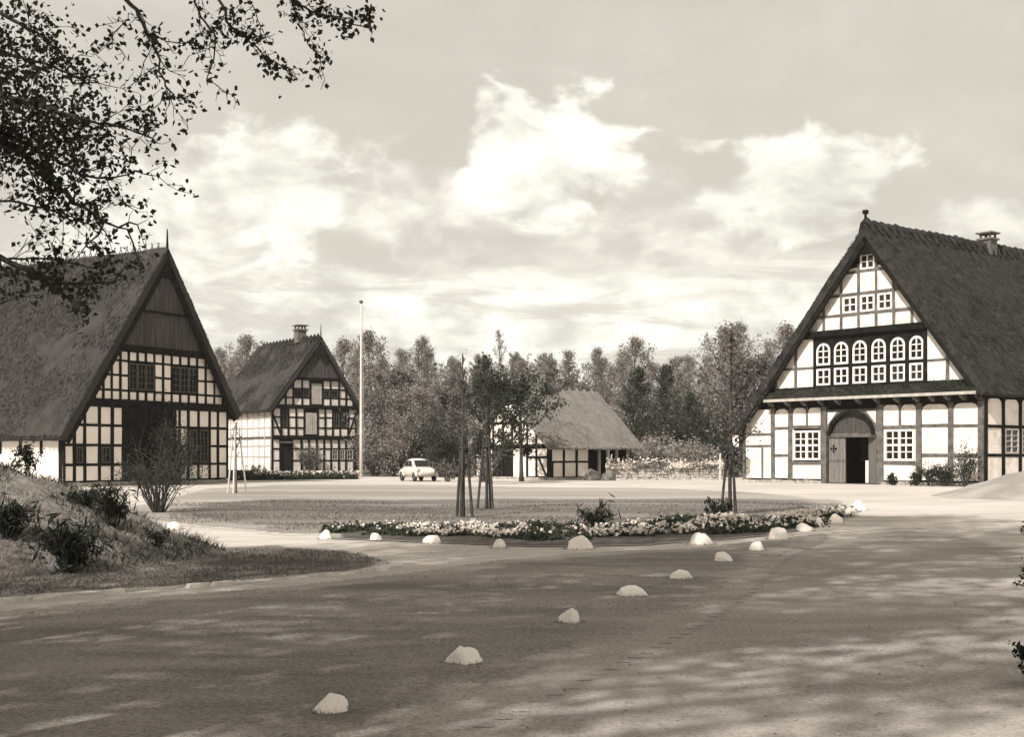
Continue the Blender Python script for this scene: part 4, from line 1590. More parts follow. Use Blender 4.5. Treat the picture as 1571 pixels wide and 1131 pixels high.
# ------------------------------------------------------------------ stones along the road and the bed
def boulder_mesh(seed, flat, blunt):
    bm = bmesh.new()
    bmesh.ops.create_icosphere(bm, subdivisions=3, radius=1)
    off = Vector((seed * 13.1, seed * 7.7, seed * 3.3))
    for v in bm.verts:
        d = v.co.normalized()
        n1 = mnoise.noise(d * 1.1 + off)
        n2 = mnoise.noise(d * 2.6 + off)
        r_ = 1 + .26 * n1 + .14 * n2 + .05 * mnoise.noise(d * 6 + off)
        c = d * r_
        # broken flat faces
        for q in range(7):
            ax = Vector((math.sin(seed * 3 + q * 2.1), math.cos(seed * 5 + q * 1.7), .4 + .3 * math.sin(seed + q))).normalized()
            t = c.dot(ax)
            if t > blunt:
                c -= ax * (t - blunt) * 1.0
        c.z *= flat
        v.co = c
    me = bpy.data.meshes.new('painted_boulder')
    bm.to_mesh(me)
    bm.free()
    me.materials.append(WHITESTONE)
    me.polygons.foreach_set('use_smooth', [True] * len(me.polygons))
    return me


STONES = [  # centre px, base py, width px, height px, label
    (505, 1097, 56, 33, 'white-painted boulder nearest the camera, at the bottom of the picture'),
    (711, 1021, 64, 29, 'broad white-painted boulder, second nearest on the verge'),
    (875, 958, 33, 26, 'round white-painted boulder, third nearest along the road edge'),
    (972, 916, 52, 17, 'long flat white stone, fourth nearest along the road edge'),
    (1047, 890, 38, 16, 'low white stone, fifth nearest along the road edge'),
    (1111, 863, 29, 17, 'small white stone, sixth nearest along the road edge'),
    (1163, 846, 24, 16, 'small white stone between the row and the corner of the flower bed'),
    (1197, 829, 33, 21, 'big white boulder at the bend of the flower bed'),
    (1235, 816, 27, 14, 'flat white stone just beyond the bend of the flower bed'),
    (1258, 809, 16, 17, 'narrow upright white stone on the right bed edge'),
    (1283, 804, 24, 17, 'rounded white stone on the right bed edge'),
    (1306, 793, 22, 15, 'white stone second from the far end of the bed edge'),
    (1320, 784, 22, 18, 'white stone at the far right end of the flower bed'),
    (889, 844, 41, 24, 'largest white boulder in front of the flower bed middle'),
    (1078, 837, 39, 21, 'white boulder with dark foot in front of the right flower bed'),
    (766, 842, 22, 16, 'small round white stone in front of the white flowers'),
    (663, 835, 29, 14, 'low white stone in front of the left white flowers'),
    (575, 830, 20, 13, 'small white stone before the dark left part of the bed'),
    (499, 828, 20, 16, 'white stone at the left end of the flower bed'),
    (265, 813, 25, 13, 'lone white stone by the path near the left mound'),
]
for i, (px, py, w, hpx, lab) in enumerate(STONES):
    g0 = G(px, py)
    sc = g0.y / F_PX
    me = boulder_mesh(i + 1.37, 1.0, .74)
    o = link('painted_boulder', me)
    xs = [v.co.x for v in me.vertices]
    zs = [v.co.z for v in me.vertices]
    ww, hh = w * sc, hpx * sc
    sx = ww / (max(xs) - min(xs))
    hh *= .92
    sz = hh / (max(zs) * 1.0 + .25)
    sink = .25
    for v in me.vertices:
        v.co = Vector((v.co.x * sx, v.co.y * sx * .85, (max(v.co.z, -.75)) * sz))
    o.location = (g0.x, g0.y + ww * .35, sink * sz * .9)
    tag(o, lab, 'stone', 'white-painted stones along road and bed')


# grass left standing round the foot of every stone
rng = np.random.default_rng(21)
PP = []
for (px, py, w, hpx, lab) in STONES:
    g0 = G(px, py)
    ww = w * g0.y / F_PX
    n = int(60 + 150 * ww)
    a = rng.uniform(0, 2 * math.pi, n)
    rr = ww * .5 * (1 + np.abs(rng.normal(0, .22, n)))
    PP.append(np.stack([g0.x + np.cos(a) * rr, g0.y + ww * .35 + np.sin(a) * rr * .85], 1))
grass('stone_foot_grass', 'short grass round the feet of the white stones', np.concatenate(PP), .028, .008, GRASS_P, 8, .8)

# ------------------------------------------------------------------ flower bed
bed_front = [(500, 826), (600, 830), (700, 834), (800, 838), (900, 838), (1000, 836), (1100, 828), (1180, 822), (1250, 810), (1300, 796), (1326, 782)]
bed_back = [(1306, 777), (1250, 790), (1180, 795), (1100, 797), (1000, 802), (900, 806), (800, 808), (700, 809), (600, 810), (505, 813)]
soft_sheet('flower_bed_soil', px_poly([(x, y + 2) for x, y in bed_front] + bed_back), .012, BED, .08, .45)


def bed_strip(x0, x1, f0, f1, n, rng):
    """n points of the bed between photo columns x0..x1 and depth fractions f0 (front) .. f1 (back)"""
    bx = sorted(bed_back)
    out = []
    for _ in range(n):
        x = rng.uniform(x0, x1)
        yf = np.interp(x, [p[0] for p in bed_front], [p[1] for p in bed_front])
        yb = np.interp(x, [p[0] for p in bx], [p[1] for p in bx])
        out.append(G(x, yf + (yb - yf) * rng.uniform(f0, f1)))
    return out


def flowers(name, label, x0, x1, f0, f1, n_plants, hgt, seed, petals, leaf=GRASS_D, leaves=10, psize=.05):
    rng = np.random.default_rng(seed)
    pts = bed_strip(x0, x1, f0, f1, int(n_plants * 1.7), rng)
    pts = [p for p in pts if mnoise.noise(Vector((p.x * 1.6, p.y * 1.1, seed * .7))) > -.12]      # clumps with bare soil between
    lp, fp = [], []
    for p in pts:
        hh = hgt * rng.uniform(.6, 1.2)
        for _ in range(leaves):
            lp.append((p.x + rng.normal(0, .09), p.y + rng.normal(0, .09), abs(rng.normal(.3, .25)) * hh + .01))
        for _ in range(int(rng.poisson(petals))):
            c = np.array((p.x + rng.normal(0, .08), p.y + rng.normal(0, .08), hh * rng.uniform(.75, 1.1)))
            for _k in range(5):
                fp.append(c + rng.normal(0, psize * .28, 3))
    ctr = sum(pts, Vector()) / len(pts)
    root = empty(name, ctr, 0, label, 'flowers')
    ctr = np.array(ctr)
    tag(link('leaves', leaf_mesh('leaves', np.array(lp) - ctr, .09, leaf, rng, .5), root), kind='stuff')
    if fp:
        tag(link('blossoms', leaf_mesh('blossoms', np.array(fp) - ctr, psize, PETAL, rng, .9), root), kind='stuff')
    root['kind'] = 'stuff'


flowers('flower_planting', 'dark low plants at the left end of the flower bed', 505, 622, .35, .95, 300, .13, 1, .1)
flowers('flower_planting', 'white flowers left of the middle of the bed', 620, 810, .35, .98, 380, .10, 2, 1.2)
flowers('flower_planting', 'dark green plants between the two white flower patches', 800, 900, .2, 1, 300, .15, 3, .15)
flowers('flower_planting', 'white flowers right of the middle of the bed', 895, 1065, .35, .95, 380, .10, 4, 1.2)
flowers('flower_planting', 'dark low hedge along the back of the right bed', 1020, 1110, .75, 1.0, 220, .16, 5, .0)
flowers('flower_planting', 'band of white cushion flowers in the right bed', 1068, 1250, .66, .85, 360, .15, 6, 2.6)
flowers('flower_planting', 'dark leafy plants in front of the right bed', 1090, 1200, .2, .6, 300, .15, 7, .3)
flowers('flower_planting', 'dark plants behind the stones of the right bed edge', 1190, 1310, .05, 1.0, 320, .14, 8, .5)


# ------------------------------------------------------------------ trees and shrubs
def wander(p, d, length, k, rng, curl=.25, lift=0.0):
    pts = [Vector(p)]
    d = Vector(d).normalized()
    for i in range(k):
        d = (d + Vector(rng.normal(0, curl, 3)) + Vector((0, 0, lift))).normalized()
        pts.append(pts[-1] + d * (length / k))
    return pts


def taper(r0, r1, n):
    return [r0 + (r1 - r0) * i / (n - 1) for i in range(n)]


def grow(h, crown_lo, R, r0, nl, seed, nsub=7, ntw=4, prof=None, rise=(.2, 1.2), leafs=6, spread=.3, upness=.06, tw_r=.012, bend=.03):
    """a whole tree: returns wood for trunk, wood for limbs and the points where leaves sit"""
    rng = np.random.default_rng(seed)
    trunk, limbs = MB(), MB()
    tp = wander((0, 0, -.1), (0, 0, 1), h * .96, 9, rng, bend, .25)
    tr = [r0 * (1.35 if i == 0 else 1) * (1 - i / 9.6) ** .9 + .01 for i in range(10)]
    trunk.tube(tp, tr, 9)
    tips = []
    prof = prof or (lambda t: math.sin(math.pi * min(1, max(.02, t)) ** .75) ** .7)

    def pos(t):
        f = t * 9
        i = min(8, int(f))
        return tp[i].lerp(tp[i + 1], f - i), tr[i] + (tr[i + 1] - tr[i]) * (f - i)
    for i in range(nl):
        c = (i + .5) / nl
        t = crown_lo + (.99 - crown_lo) * c
        p, r = pos(t)
        a = i * 2.4 + rng.uniform(-.5, .5)
        up = rise[0] + (rise[1] - rise[0]) * c
        ln = R * prof(c) * rng.uniform(.75, 1.15)
        d = Vector((math.cos(a), math.sin(a), up)).normalized()
        lp = wander(p, d, ln, 6, rng, .13, upness)
        lr = max(.02, min(r * .6, ln * .028))
        limbs.tube(lp, taper(lr, .012, 7), 5, cap=False)
        for j in range(nsub):
            f = .25 + .75 * (j + rng.uniform(0, 1)) / nsub
            q = lp[min(5, int(f * 6))].lerp(lp[min(6, int(f * 6) + 1)], (f * 6) % 1)
            dd = Vector((rng.normal(0, .8), rng.normal(0, .8), rng.normal(.25, .5))) + d * .7
            sl = ln * rng.uniform(.22, .42) * (1.15 - f * .5)
            sp_ = wander(q, dd, sl, 4, rng, .2, upness)
            limbs.tube(sp_, taper(max(.012, lr * .35), .006, 5), 3, cap=False)
            for k in range(ntw):
                e_ = sp_[1 + int(rng.integers(0, 4))]
                tw = wander(e_, Vector(rng.normal(0, 1, 3)) + Vector((0, 0, .3)) + dd.normalized() * .8, sl * rng.uniform(.3, .6), 2, rng, .25, upness)
                limbs.tube(tw, [tw_r, tw_r * .7, tw_r * .35], 3, cap=False)
                for _ in range(leafs):
                    b = tw[int(rng.integers(0, 3))]
                    tips.append((b.x + rng.normal(0, spread), b.y + rng.normal(0, spread), b.z + rng.normal(0, spread)))
    return trunk, limbs, np.array(tips), rng


def tree_kind(name, leafm, barkm, lsize, aspect=.7, **kw):
    trunk, limbs, tips, rng = grow(**kw)
    return (name, trunk.mesh('trunk', barkm, True, fix=False), limbs.mesh('limbs', barkm, False, fix=False),
            leaf_mesh('crown', tips, lsize, leafm, rng, aspect) if len(tips) else None)


def place(kind, loc, scale=1.0, rz=0.0, label=None, group=None, sz=None, cat='tree', name=None):
    nm, tm, lm, cm = kind
    r_ = empty(name or nm, loc, rz, label, cat, group)
    r_.scale = (scale, scale, sz or scale)
    link('trunk', tm, r_)
    link('limbs', lm, r_)
    if cm:
        link('crown', cm, r_)
    return r_


# --- wood behind the houses
K_BEECH = tree_kind('beech_tree', LEAF_BEECH, BARK_TWIG, .22, h=15, crown_lo=.12, R=4.6, r0=.2, nl=30, seed=1, leafs=7, spread=.25, rise=(.3, 1.6))
K_OPEN = tree_kind('bare_tree', LEAF_BEECH, BARK_TWIG, .14, h=16, crown_lo=.16, R=4.6, r0=.18, nl=34, seed=2, leafs=3, spread=.2, rise=(.7, 2.4), ntw=9, tw_r=.028,
                   prof=lambda t: (.45 + .55 * math.sin(math.pi * (t * .8 + .1))) * (1 - t) ** .3)
K_OPEN2 = tree_kind('bare_tree', LEAF_BEECH, BARK_TWIG, .15, h=16, crown_lo=.22, R=3.8, r0=.18, nl=32, seed=22, leafs=3, spread=.22, rise=(1.0, 3.0), ntw=9, tw_r=.028,
                    prof=lambda t: (1 - t) ** .55 + .05)
K_ROUND = tree_kind('leafy_tree', LEAF_MID, BARK, .3, h=12, crown_lo=.1, R=4.8, r0=.22, nl=28, seed=3, leafs=8, spread=.3)
K_DARK = tree_kind('evergreen_tree', LEAF_EVER, BARK, .24, h=12, crown_lo=.06, R=3.6, r0=.2, nl=30, seed=4, leafs=6, spread=.25, rise=(-.1, .9), prof=lambda t: (1 - t) ** .7 * .95 + .08)
K_PALE = tree_kind('pale_tree', LEAF_PALE, BARK_PALE, .24, h=11, crown_lo=.1, R=4.2, r0=.18, nl=26, seed=5, leafs=8, spread=.28)
K_POPLAR = tree_kind('slender_tree', LEAF_PALE, BARK_PALE, .16, h=18, crown_lo=.3, R=2.2, r0=.16, nl=26, seed=6, leafs=2, spread=.15, rise=(1.2, 2.6), ntw=5)

WOOD = [  # kind, px, top py, distance, rotation, label
    (K_OPEN, 345, 520, 118, .3, 'bare twiggy tree rising between the barn gable and the narrow house roof'),
    (K_BEECH, 385, 505, 122, 1.2, 'brown budding tree behind the ridge of the narrow house'),
    (K_OPEN, 430, 522, 126, 2.2, 'bare tree crown just left of the narrow house chimney'),
    (K_BEECH, 525, 512, 116, 2.9, 'budding tree behind the right roof slope of the narrow house'),
    (K_BEECH, 572, 498, 110, .9, 'budding tree directly behind the flagpole'),
    (K_ROUND, 605, 560, 102, .4, 'leafy tree low to the right of the flagpole'),
    (K_OPEN, 640, 502, 118, 3.3, 'tall twiggy tree above the parked car'),
    (K_PALE, 640, 585, 98, 1.9, 'pale leafy tree directly behind the parked car'),
    (K_OPEN, 690, 540, 122, 4.1, 'twiggy tree behind the left staked sapling'),
    (K_ROUND, 690, 590, 96, 2.5, 'leafy tree between the car and the staked saplings'),
    (K_POPLAR, 770, 488, 128, .6, 'tall thin pale tree standing above the cottage gable'),
    (K_OPEN, 735, 530, 114, 5.2, 'twiggy tree behind the second staked sapling'),
    (K_BEECH, 800, 545, 112, 5.6, 'budding tree left of the cottage chimney'),
    (K_OPEN, 848, 536, 122, 1.5, 'bare crown just right of the cottage chimney'),
    (K_OPEN, 912, 520, 116, 2.6, 'bare tall crown over the right end of the cottage ridge'),
    (K_ROUND, 890, 585, 108, .2, 'dark leafy tree peeping over the cottage ridge'),
    (K_BEECH, 968, 508, 108, 3.8, 'tall budding tree right of the cottage roof'),
    (K_DARK, 975, 560, 96, .7, 'dark evergreen right beside the cottage roof'),
    (K_DARK, 1020, 555, 102, 2.1, 'dark evergreen second to the right of the cottage'),
    (K_BEECH, 1045, 562, 112, .1, 'budding tree left of the staked leafy tree'),
    (K_DARK, 1062, 600, 94, 3.0, 'low dark evergreen nearest the left staked side of the farmhouse'),
    (K_BEECH, 1105, 490, 104, 4.4, 'tall budding tree left behind the farmhouse'),
    (K_OPEN, 1140, 478, 108, 1.1, 'tallest twiggy tree beside the farmhouse roof'),
    (K_ROUND, 1165, 540, 92, 3.7, 'leafy tree against the low left roof edge of the farmhouse'),
    (K_BEECH, 1205, 488, 108, 2.4, 'budding tree touching the left roof slope of the farmhouse'),
    (K_OPEN, 1250, 500, 112, 5.0, 'bare tree half hidden behind the farmhouse roof'),
]
HT = {id(K_BEECH): 15.6, id(K_OPEN): 16.9, id(K_ROUND): 12.6, id(K_DARK): 12, id(K_PALE): 11.7, id(K_POPLAR): 18.5}
for kd, px, py, Y, rz, lab in WOOD:
    p = at(px, py, Y)
    s_ = p.z / HT[id(kd)]
    place(kd, (p.x, p.y, 0), max(.55, s_), rz, lab, 'trees of the wood behind the houses', sz=s_)


# a further row of bare trees closes the gaps between the nearer ones
rb = random.Random(5)
for px, py, lab in [(330, 548, 'feathery far tree showing beside the right barn verge'), (362, 535, 'feathery far tree over the left end of the narrow house ridge'),
                    (405, 530, 'feathery far tree over the middle of the narrow house ridge'), (455, 540, 'feathery far tree behind the narrow house chimney'),
                    (512, 532, 'feathery far tree over the right roof slope of the narrow house'), (545, 524, 'feathery far tree just left of the flagpole'),
                    (590, 528, 'feathery far tree just right of the flagpole'), (622, 522, 'feathery far tree above the left end of the parked car'),
                    (660, 518, 'feathery far tree above the right end of the parked car'), (700, 534, 'feathery far tree behind the left sapling crown'),
                    (745, 526, 'feathery far tree behind the right sapling crown'), (790, 528, 'feathery far tree behind the spreading tree at the cottage'),
                    (830, 528, 'feathery far tree directly over the cottage chimney'), (870, 524, 'feathery far tree over the middle of the cottage ridge'),
                    (930, 526, 'feathery far tree over the right end of the cottage ridge'), (955, 528, 'feathery far tree above the right cottage eave'),
                    (995, 534, 'feathery far tree between the two dark evergreens'), (1030, 534, 'feathery far tree above the left part of the garden wall'),
                    (1062, 532, 'feathery far tree above the right part of the garden wall'), (1085, 530, 'feathery far tree left of the leafy young tree'),
                    (1125, 512, 'feathery far tree behind the leafy young tree crown'), (1180, 508, 'feathery far tree next to the farmhouse low roof'),
                    (1228, 505, 'feathery far tree half hidden by the farmhouse roof slope')]:
    Y = rb.uniform(124, 134)
    p = at(px, py, Y)
    s_ = p.z / HT[id(K_OPEN)]
    place(rb.choice((K_OPEN, K_OPEN, K_OPEN2, K_BEECH)), (p.x, p.y, 0), max(.75, s_ * rb.uniform(.95, 1.35)), rb.uniform(0, 6.2), lab, 'far row of bare trees', sz=s_)


# --- far wood that reads as one mass
def thicket(name, label, boxes, n, lsize, mat, seed, cat='shrubs', stems=0, kind='stuff'):
    rng = np.random.default_rng(seed)
    P = []
    for (cx, cy, cz, rx, ry, rz_) in boxes:
        k = int(n / len(boxes))
        d = rng.normal(size=(k, 3))
        d /= np.linalg.norm(d, axis=1)[:, None]
        rr = rng.uniform(.35, 1, (k, 1)) ** .5
        q = d * rr * np.array((rx, ry, rz_)) + np.array((cx, cy, cz))
        P.append(q)
    P = np.concatenate(P)
    lump = np.array([mnoise.noise(Vector((p[0] * .9, p[1] * .9, p[2] * .9))) for p in P])
    P = P[(lump > -.22) & (P[:, 2] > .02)]
    return P, rng


boxes = []
rw = random.Random(9)
for i in range(46):
    X = -75 + i * 3.3
    hh = rw.uniform(7.0, 10.5)
    boxes.append((X + rw.uniform(-1, 1), 134 + rw.uniform(-4, 4), hh * .5, 3.2, 3, hh * .62))
P, rg = thicket('distant_wood', '', boxes, 52000, .5, LEAF_BEECH, 3)
tag(link('distant_wood', leaf_mesh('distant_wood', P, .55, LEAF_BEECH, rg, .7)), 'grey mass of far woodland behind all the houses', 'wood', kind='stuff')


# --- individual shrubs
def shrub(name, label, loc, rx, ry, hh, n, lsize, mat, seed, stems=14, cat='shrub', group=None, barkm=None, lean=1.0, gap=-.15, lo=.1, asp=.55):
    """shrub: stems that fan out of the ground and foliage round their upper parts"""
    rng = np.random.default_rng(seed)
    root = empty(name, loc, 0, label, cat, group)
    wood = MB()
    P = []
    per = max(1, n // (stems * 4))
    for i in range(stems):
        a = rng.uniform(0, 2 * math.pi)
        rad = rng.uniform(.15, 1) ** .7 * lean
        top = Vector((math.cos(a) * rx * rad, math.sin(a) * ry * rad, hh * rng.uniform(.6, 1.05) * (1 - .35 * rad * rad)))
        b = Vector((math.cos(a) * rx * .08, math.sin(a) * ry * .08, -.04))
        mid = b.lerp(top, .5) + Vector((-math.cos(a) * rx * rad * .15, -math.sin(a) * ry * rad * .15, hh * .12)) + Vector(rng.normal(0, .06 * hh, 3))
        pts = [b, b.lerp(mid, .5) + Vector(rng.normal(0, .035 * hh, 3)), mid, mid.lerp(top, .55) + Vector(rng.normal(0, .04 * hh, 3)), top]
        r_ = .006 + hh * .006
        wood.tube(pts, taper(r_, r_ * .25, 5), 4, cap=False)
        for k in range(4):
            c = pts[2].lerp(pts[4], rng.uniform(-.4 + lo, 1))
            tw = c + Vector(rng.normal(0, .14 * hh, 3)) + Vector((0, 0, .06 * hh))
            wood.tube([c, c.lerp(tw, .5) + Vector(rng.normal(0, .02 * hh, 3)), tw], [r_ * .4, r_ * .3, r_ * .15], 3, cap=False)
            for _ in range(per):
                q = c.lerp(tw, rng.uniform(0, 1.1)) + Vector(rng.normal(0, .06 * hh, 3))
                if q.z > .02:
                    P.append(tuple(q))
    link('stems', wood.mesh('stems', barkm or BARK, False, fix=False), root)
    if P:
        link('foliage', leaf_mesh('foliage', np.array(P), lsize, mat, rng, asp, 0 if asp > .3 else -.9), root)
    return root


def onmound(px, py, Y, hf):
    """where the line of sight through (px, py) meets the mound, or its crest if the line passes above"""
    best = None
    y = 12.5
    while y < 24:
        p = at(px, py, y)
        hz = max(0, hf(p.x, p.y))
        if p.z <= hz:
            return (p.x, p.y, hz - .02)
        if best is None or p.z - hz < best[0]:
            best = (p.z - hz, (p.x, p.y, hz - .02))
        y += .05
    return best[1]


# understory behind car, cottage and garden wall
for i, (px, Y, rx, hh, mat, lab) in enumerate([
        (575, 92, 2.4, 4.2, LEAF_MID, 'leafy shrub immediately right of the flagpole foot'),
        (605, 90, 2.2, 3.6, LEAF_BEECH, 'brownish shrub left behind the parked car'),
        (640, 92, 2.6, 4.6, LEAF_MID, 'tall shrub close behind the parked car'),
        (678, 86, 1.9, 4.4, LEAF_DARK, 'dark shrub right of the parked car'),
        (705, 88, 2.0, 3.4, LEAF_MID, 'shrub behind the left staked sapling'),
        (945, 88, 2.2, 3.4, LEAF_BEECH, 'shrub beside the cottage porch'),
        (975, 86, 2.2, 2.6, LEAF_PALE, 'pale blossoming shrub behind the left part of the garden wall'),
        (1010, 88, 2.4, 2.9, LEAF_PALE, 'pale shrub behind the middle of the garden wall'),
        (1045, 86, 2.2, 2.5, LEAF_PALE, 'pale shrub behind the right part of the garden wall'),
        (1080, 85, 2.0, 2.4, LEAF_BEECH, 'brownish shrub at the right end of the garden wall'),
        (1000, 95, 2.6, 5.0, LEAF_DARK, 'dark tall shrub behind the pale garden shrubs'),
        (1050, 95, 2.6, 5.2, LEAF_DARK, 'dark tall shrub left of the staked leafy tree'),
        (1095, 92, 2.6, 6.0, LEAF_DARK, 'dark tall shrub behind the staked leafy tree'),
        (1125, 86, 2.2, 4.0, LEAF_DARK, 'dark shrub by the left corner of the farmhouse')]):
    p = at(px, 735, Y)
    shrub('shrub', lab, (p.x, Y, 0), rx, rx, hh, 2600, .2, mat, 100 + i, 22, lo=-.6)

p = G(742, 740)
shrub('shrub', 'loose shrub hiding the left corner of the cottage front', (p.x, p.y, 0), 1.3, 1.0, 2.3, 900, .12, LEAF_MID, 131, 22, lo=-.6)
p = G(662, 739)
shrub('shrub', 'loose shrub beside the front of the parked car', (p.x + .9, p.y - .6, 0), .9, .8, 1.3, 600, .12, LEAF_MID, 132, 18, lo=-.6)
# apple tree in front of the cottage
K_APPLE = tree_kind('spreading_tree', LEAF_DARK, BARK, .17, h=5.4, crown_lo=.3, R=3.1, r0=.12, nl=20, seed=12, leafs=6, spread=.16, rise=(.1, 1.3), tw_r=.014)
p = G(800, 739)
place(K_APPLE, p, .98, .5, 'dark spreading tree in front of the cottage gable')
p = G(752, 743)
place(K_APPLE, p, .82, 2.6, 'smaller dark tree left of the cottage gable', sz=.95)


# --- staked young trees on the lawn
def stakes(label, px, py, tilt, hpx, mat, n=3, spread=.22):
    g0 = G(px, py)
    sc = g0.y / F_PX
    root = empty('tree_stakes', g0, 0, label, 'stakes')
    hh = hpx * sc
    for i in range(n):
        a = tilt + 2 * math.pi * i / n
        b = Vector((math.cos(a) * spread, math.sin(a) * spread, -.1))
        t = Vector((math.cos(a) * spread * .28, math.sin(a) * spread * .28, hh))
        mb = MB()
        mb.tube([b, b.lerp(t, .5), t], [.036, .033, .028], 7)
        mb.build('stake', mat, root)
    mb = MB()
    mb.tube([(math.cos(a) * spread * .36, math.sin(a) * spread * .36, hh * .86) for a in [2 * math.pi * i / 10 for i in range(11)]], [.025] * 11, 5)
    mb.build('tie', STAKE_D, root)
    return root


def sapling(label, px, py, toppy, seed, leafm, R, leafs, crown_lo, nl=14, r0=.045, lsize=.08, ntw=3, spread=.08, rise=(.8, 2.2), bark=BARK):
    g0 = G(px, py)
    hh = H + (HZ - toppy) / F_PX * g0.y
    kd = tree_kind('young_tree', leafm, bark, lsize, .6, h=hh, crown_lo=crown_lo, R=R, r0=r0, nl=nl, seed=seed, nsub=4, ntw=ntw, leafs=leafs, spread=spread, rise=rise, tw_r=.006, bend=.012)
    return place(kd, g0, 1, 0, label, None)


sapling('bare thin sapling between dark stakes, left of the pair', 711, 794, 524, 51, LEAF_MID, .42, 1, .5, 12, .03, .05)
stakes('dark pair of stakes around the bare left sapling', 711, 794, .3, 124, STAKE_D)
sapling('darker leafy sapling, right of the staked pair', 747, 782, 530, 52, LEAF_DARK, .6, 3, .4, 16, .034, .08)
stakes('stakes around the right sapling of the pair', 747, 782, 1.2, 112, STAKE_D, spread=.26)
sapling('leafy young tree with dark crown standing in the right flower bed', 1120, 790, 486, 53, LEAF_MID, .85, 3, .2, 26, .042, .09, 4, .1, (.5, 1.8))
stakes('dark stakes around the leafy young tree at the right bed', 1121, 790, .9, 110, STAKE_D, spread=.24)
sapling('thin pale sapling before the narrow house', 362, 757, 640, 54, LEAF_PALE, .5, 1, .5, 10, .04, .07, bark=BARK_PALE)
stakes('pale peeled stakes before the narrow house', 362, 757, .5, 98, STAKE_P, spread=.42)

# --- named shrubs around the place
p = G(243, 787)
shrub('forsythia_bush', 'open bush with arching stems on the lawn edge before the barn', (p.x, p.y, 0), 1.25, 1.1, 1.75, 1100, .06, LEAF_DARK, 61, 44, lean=1.0, lo=-.1)
q = LB.o + LB.e * 5.6 - LB.inw * 1.0
shrub('gate_bush', 'dense dark bush standing against the barn gate', (q.x, q.y, 0), 1.25, .7, 3.6, 4200, .13, LEAF_DARK, 71, 34, lean=.9, lo=-.7)
p = onmound(172, 808, 20.5, hfL)
shrub('bushy_plant', 'spiky dark bush on the right slope of the mound', p, .27, .27, .68, 420, .15, LEAF_DARK, 62, 26, lo=-.5, asp=.16)
p = onmound(44, 730, 19.6, hfL)
shrub('mound_shrub', 'small round dark shrub on top of the mound against the white wall', (p[0], p[1], p[2]), .16, .16, .52, 900, .045, LEAF_DARK, 63, 10, lo=.6)
p = onmound(105, 880, 16.4, hfL)
shrub('mound_shrub', 'wide dark bush on the front slope of the mound', p, .55, .45, .72, 1000, .15, LEAF_DARK, 64, 36, lo=-.5, asp=.18)
p = onmound(10, 828, 17.2, hfL)
shrub('mound_shrub', 'dark bush at the left picture edge on the mound', p, .3, .3, .6, 600, .14, LEAF_DARK, 65, 24, lo=-.5, asp=.2)
p = onmound(240, 840, 18.2, hfL)
shrub('mound_shrub', 'tiny twiggy plant at the right foot of the mound', p, .2, .2, .3, 180, .05, LEAF_DARK, 66, 10, lo=-.4)
p = onmound(130, 775, 19.5, hfL)
shrub('mound_shrub', 'low dark growth along the crest of the mound', p, .45, .3, .25, 450, .12, LEAF_DARK, 67, 30, lo=-.6, asp=.2)
p = G(916, 812)
shrub('spiky_plant', 'dark spreading plant in the middle of the flower bed', (p.x, p.y, 0), .45, .4, .5, 300, .2, LEAF_DARK, 68, 24, lo=-.4, asp=.16)
p = G(1098, 797)
shrub('spiky_plant', 'small dark bush left of the leafy young tree in the bed', (p.x, p.y, 0), .4, .35, .5, 700, .07, LEAF_DARK, 69, 18, lo=-.6)
for i, (px, py, r_, hh, lab) in enumerate([(1386, 752, .35, .55, 'single small plant below the right gate window of the farmhouse'),
                                           (1422, 752, .4, .7, 'small plant at the post right of the farmhouse window'),
                                           (1445, 753, .9, 1.25, 'larger dark shrub against the right farmhouse panels'),
                                           (1465, 754, .9, 1.1, 'second larger dark shrub against the right farmhouse panels'),
                                           (1497, 753, .6, 2.0, 'tall shrub at the right corner post of the farmhouse')]):
    p = G(px, py)
    k = (px - CX) / F_PX
    Oh, E = RH.o, RH.e
    u_ = (k * Oh.y - Oh.x) / (E.x - k * E.y)
    q = Oh + E * u_ - RH.inw * .9
    shrub('house_shrub', lab, (q.x, q.y, 0), r_, r_ * .7, hh, 1100, .1, LEAF_DARK, 80 + i, 16, lo=-.6)
# bushes at the right edge of the picture
for i, (px, py, r_, hh, lab) in enumerate([(1612, 842, .7, .5, 'dark bush at the right picture edge, farthest of three'),
                                           (1610, 925, .45, .4, 'dark bush at the right picture edge, middle of three'),
                                           (1606, 1055, .3, .34, 'dark bush at the right picture edge, nearest of three')]):
    p = G(px, py)
    shrub('edge_bush', lab, (p.x + .1, p.y, 0), r_, r_, hh, 4200, .045, LEAF_DARK, 90 + i, 44, lo=-1.0)


# --- climbing bush by the narrow house door and its front garden
p = MH.o + MH.e * 2.6 - MH.inw * .6
shrub('door_shrub', 'leafy shrub beside the doorway of the narrow house', (p.x, p.y, 0), .9, .5, 2.6, 1500, .14, LEAF_MID, 95, 18, lo=-.5)
p = MH.o + MH.e * (-.9) - MH.inw * (-.6)
shrub('door_shrub', 'low shrub at the left corner of the narrow house', (p.x, p.y, 0), .9, .6, .9, 700, .12, LEAF_MID, 96, 14, lo=-.5)
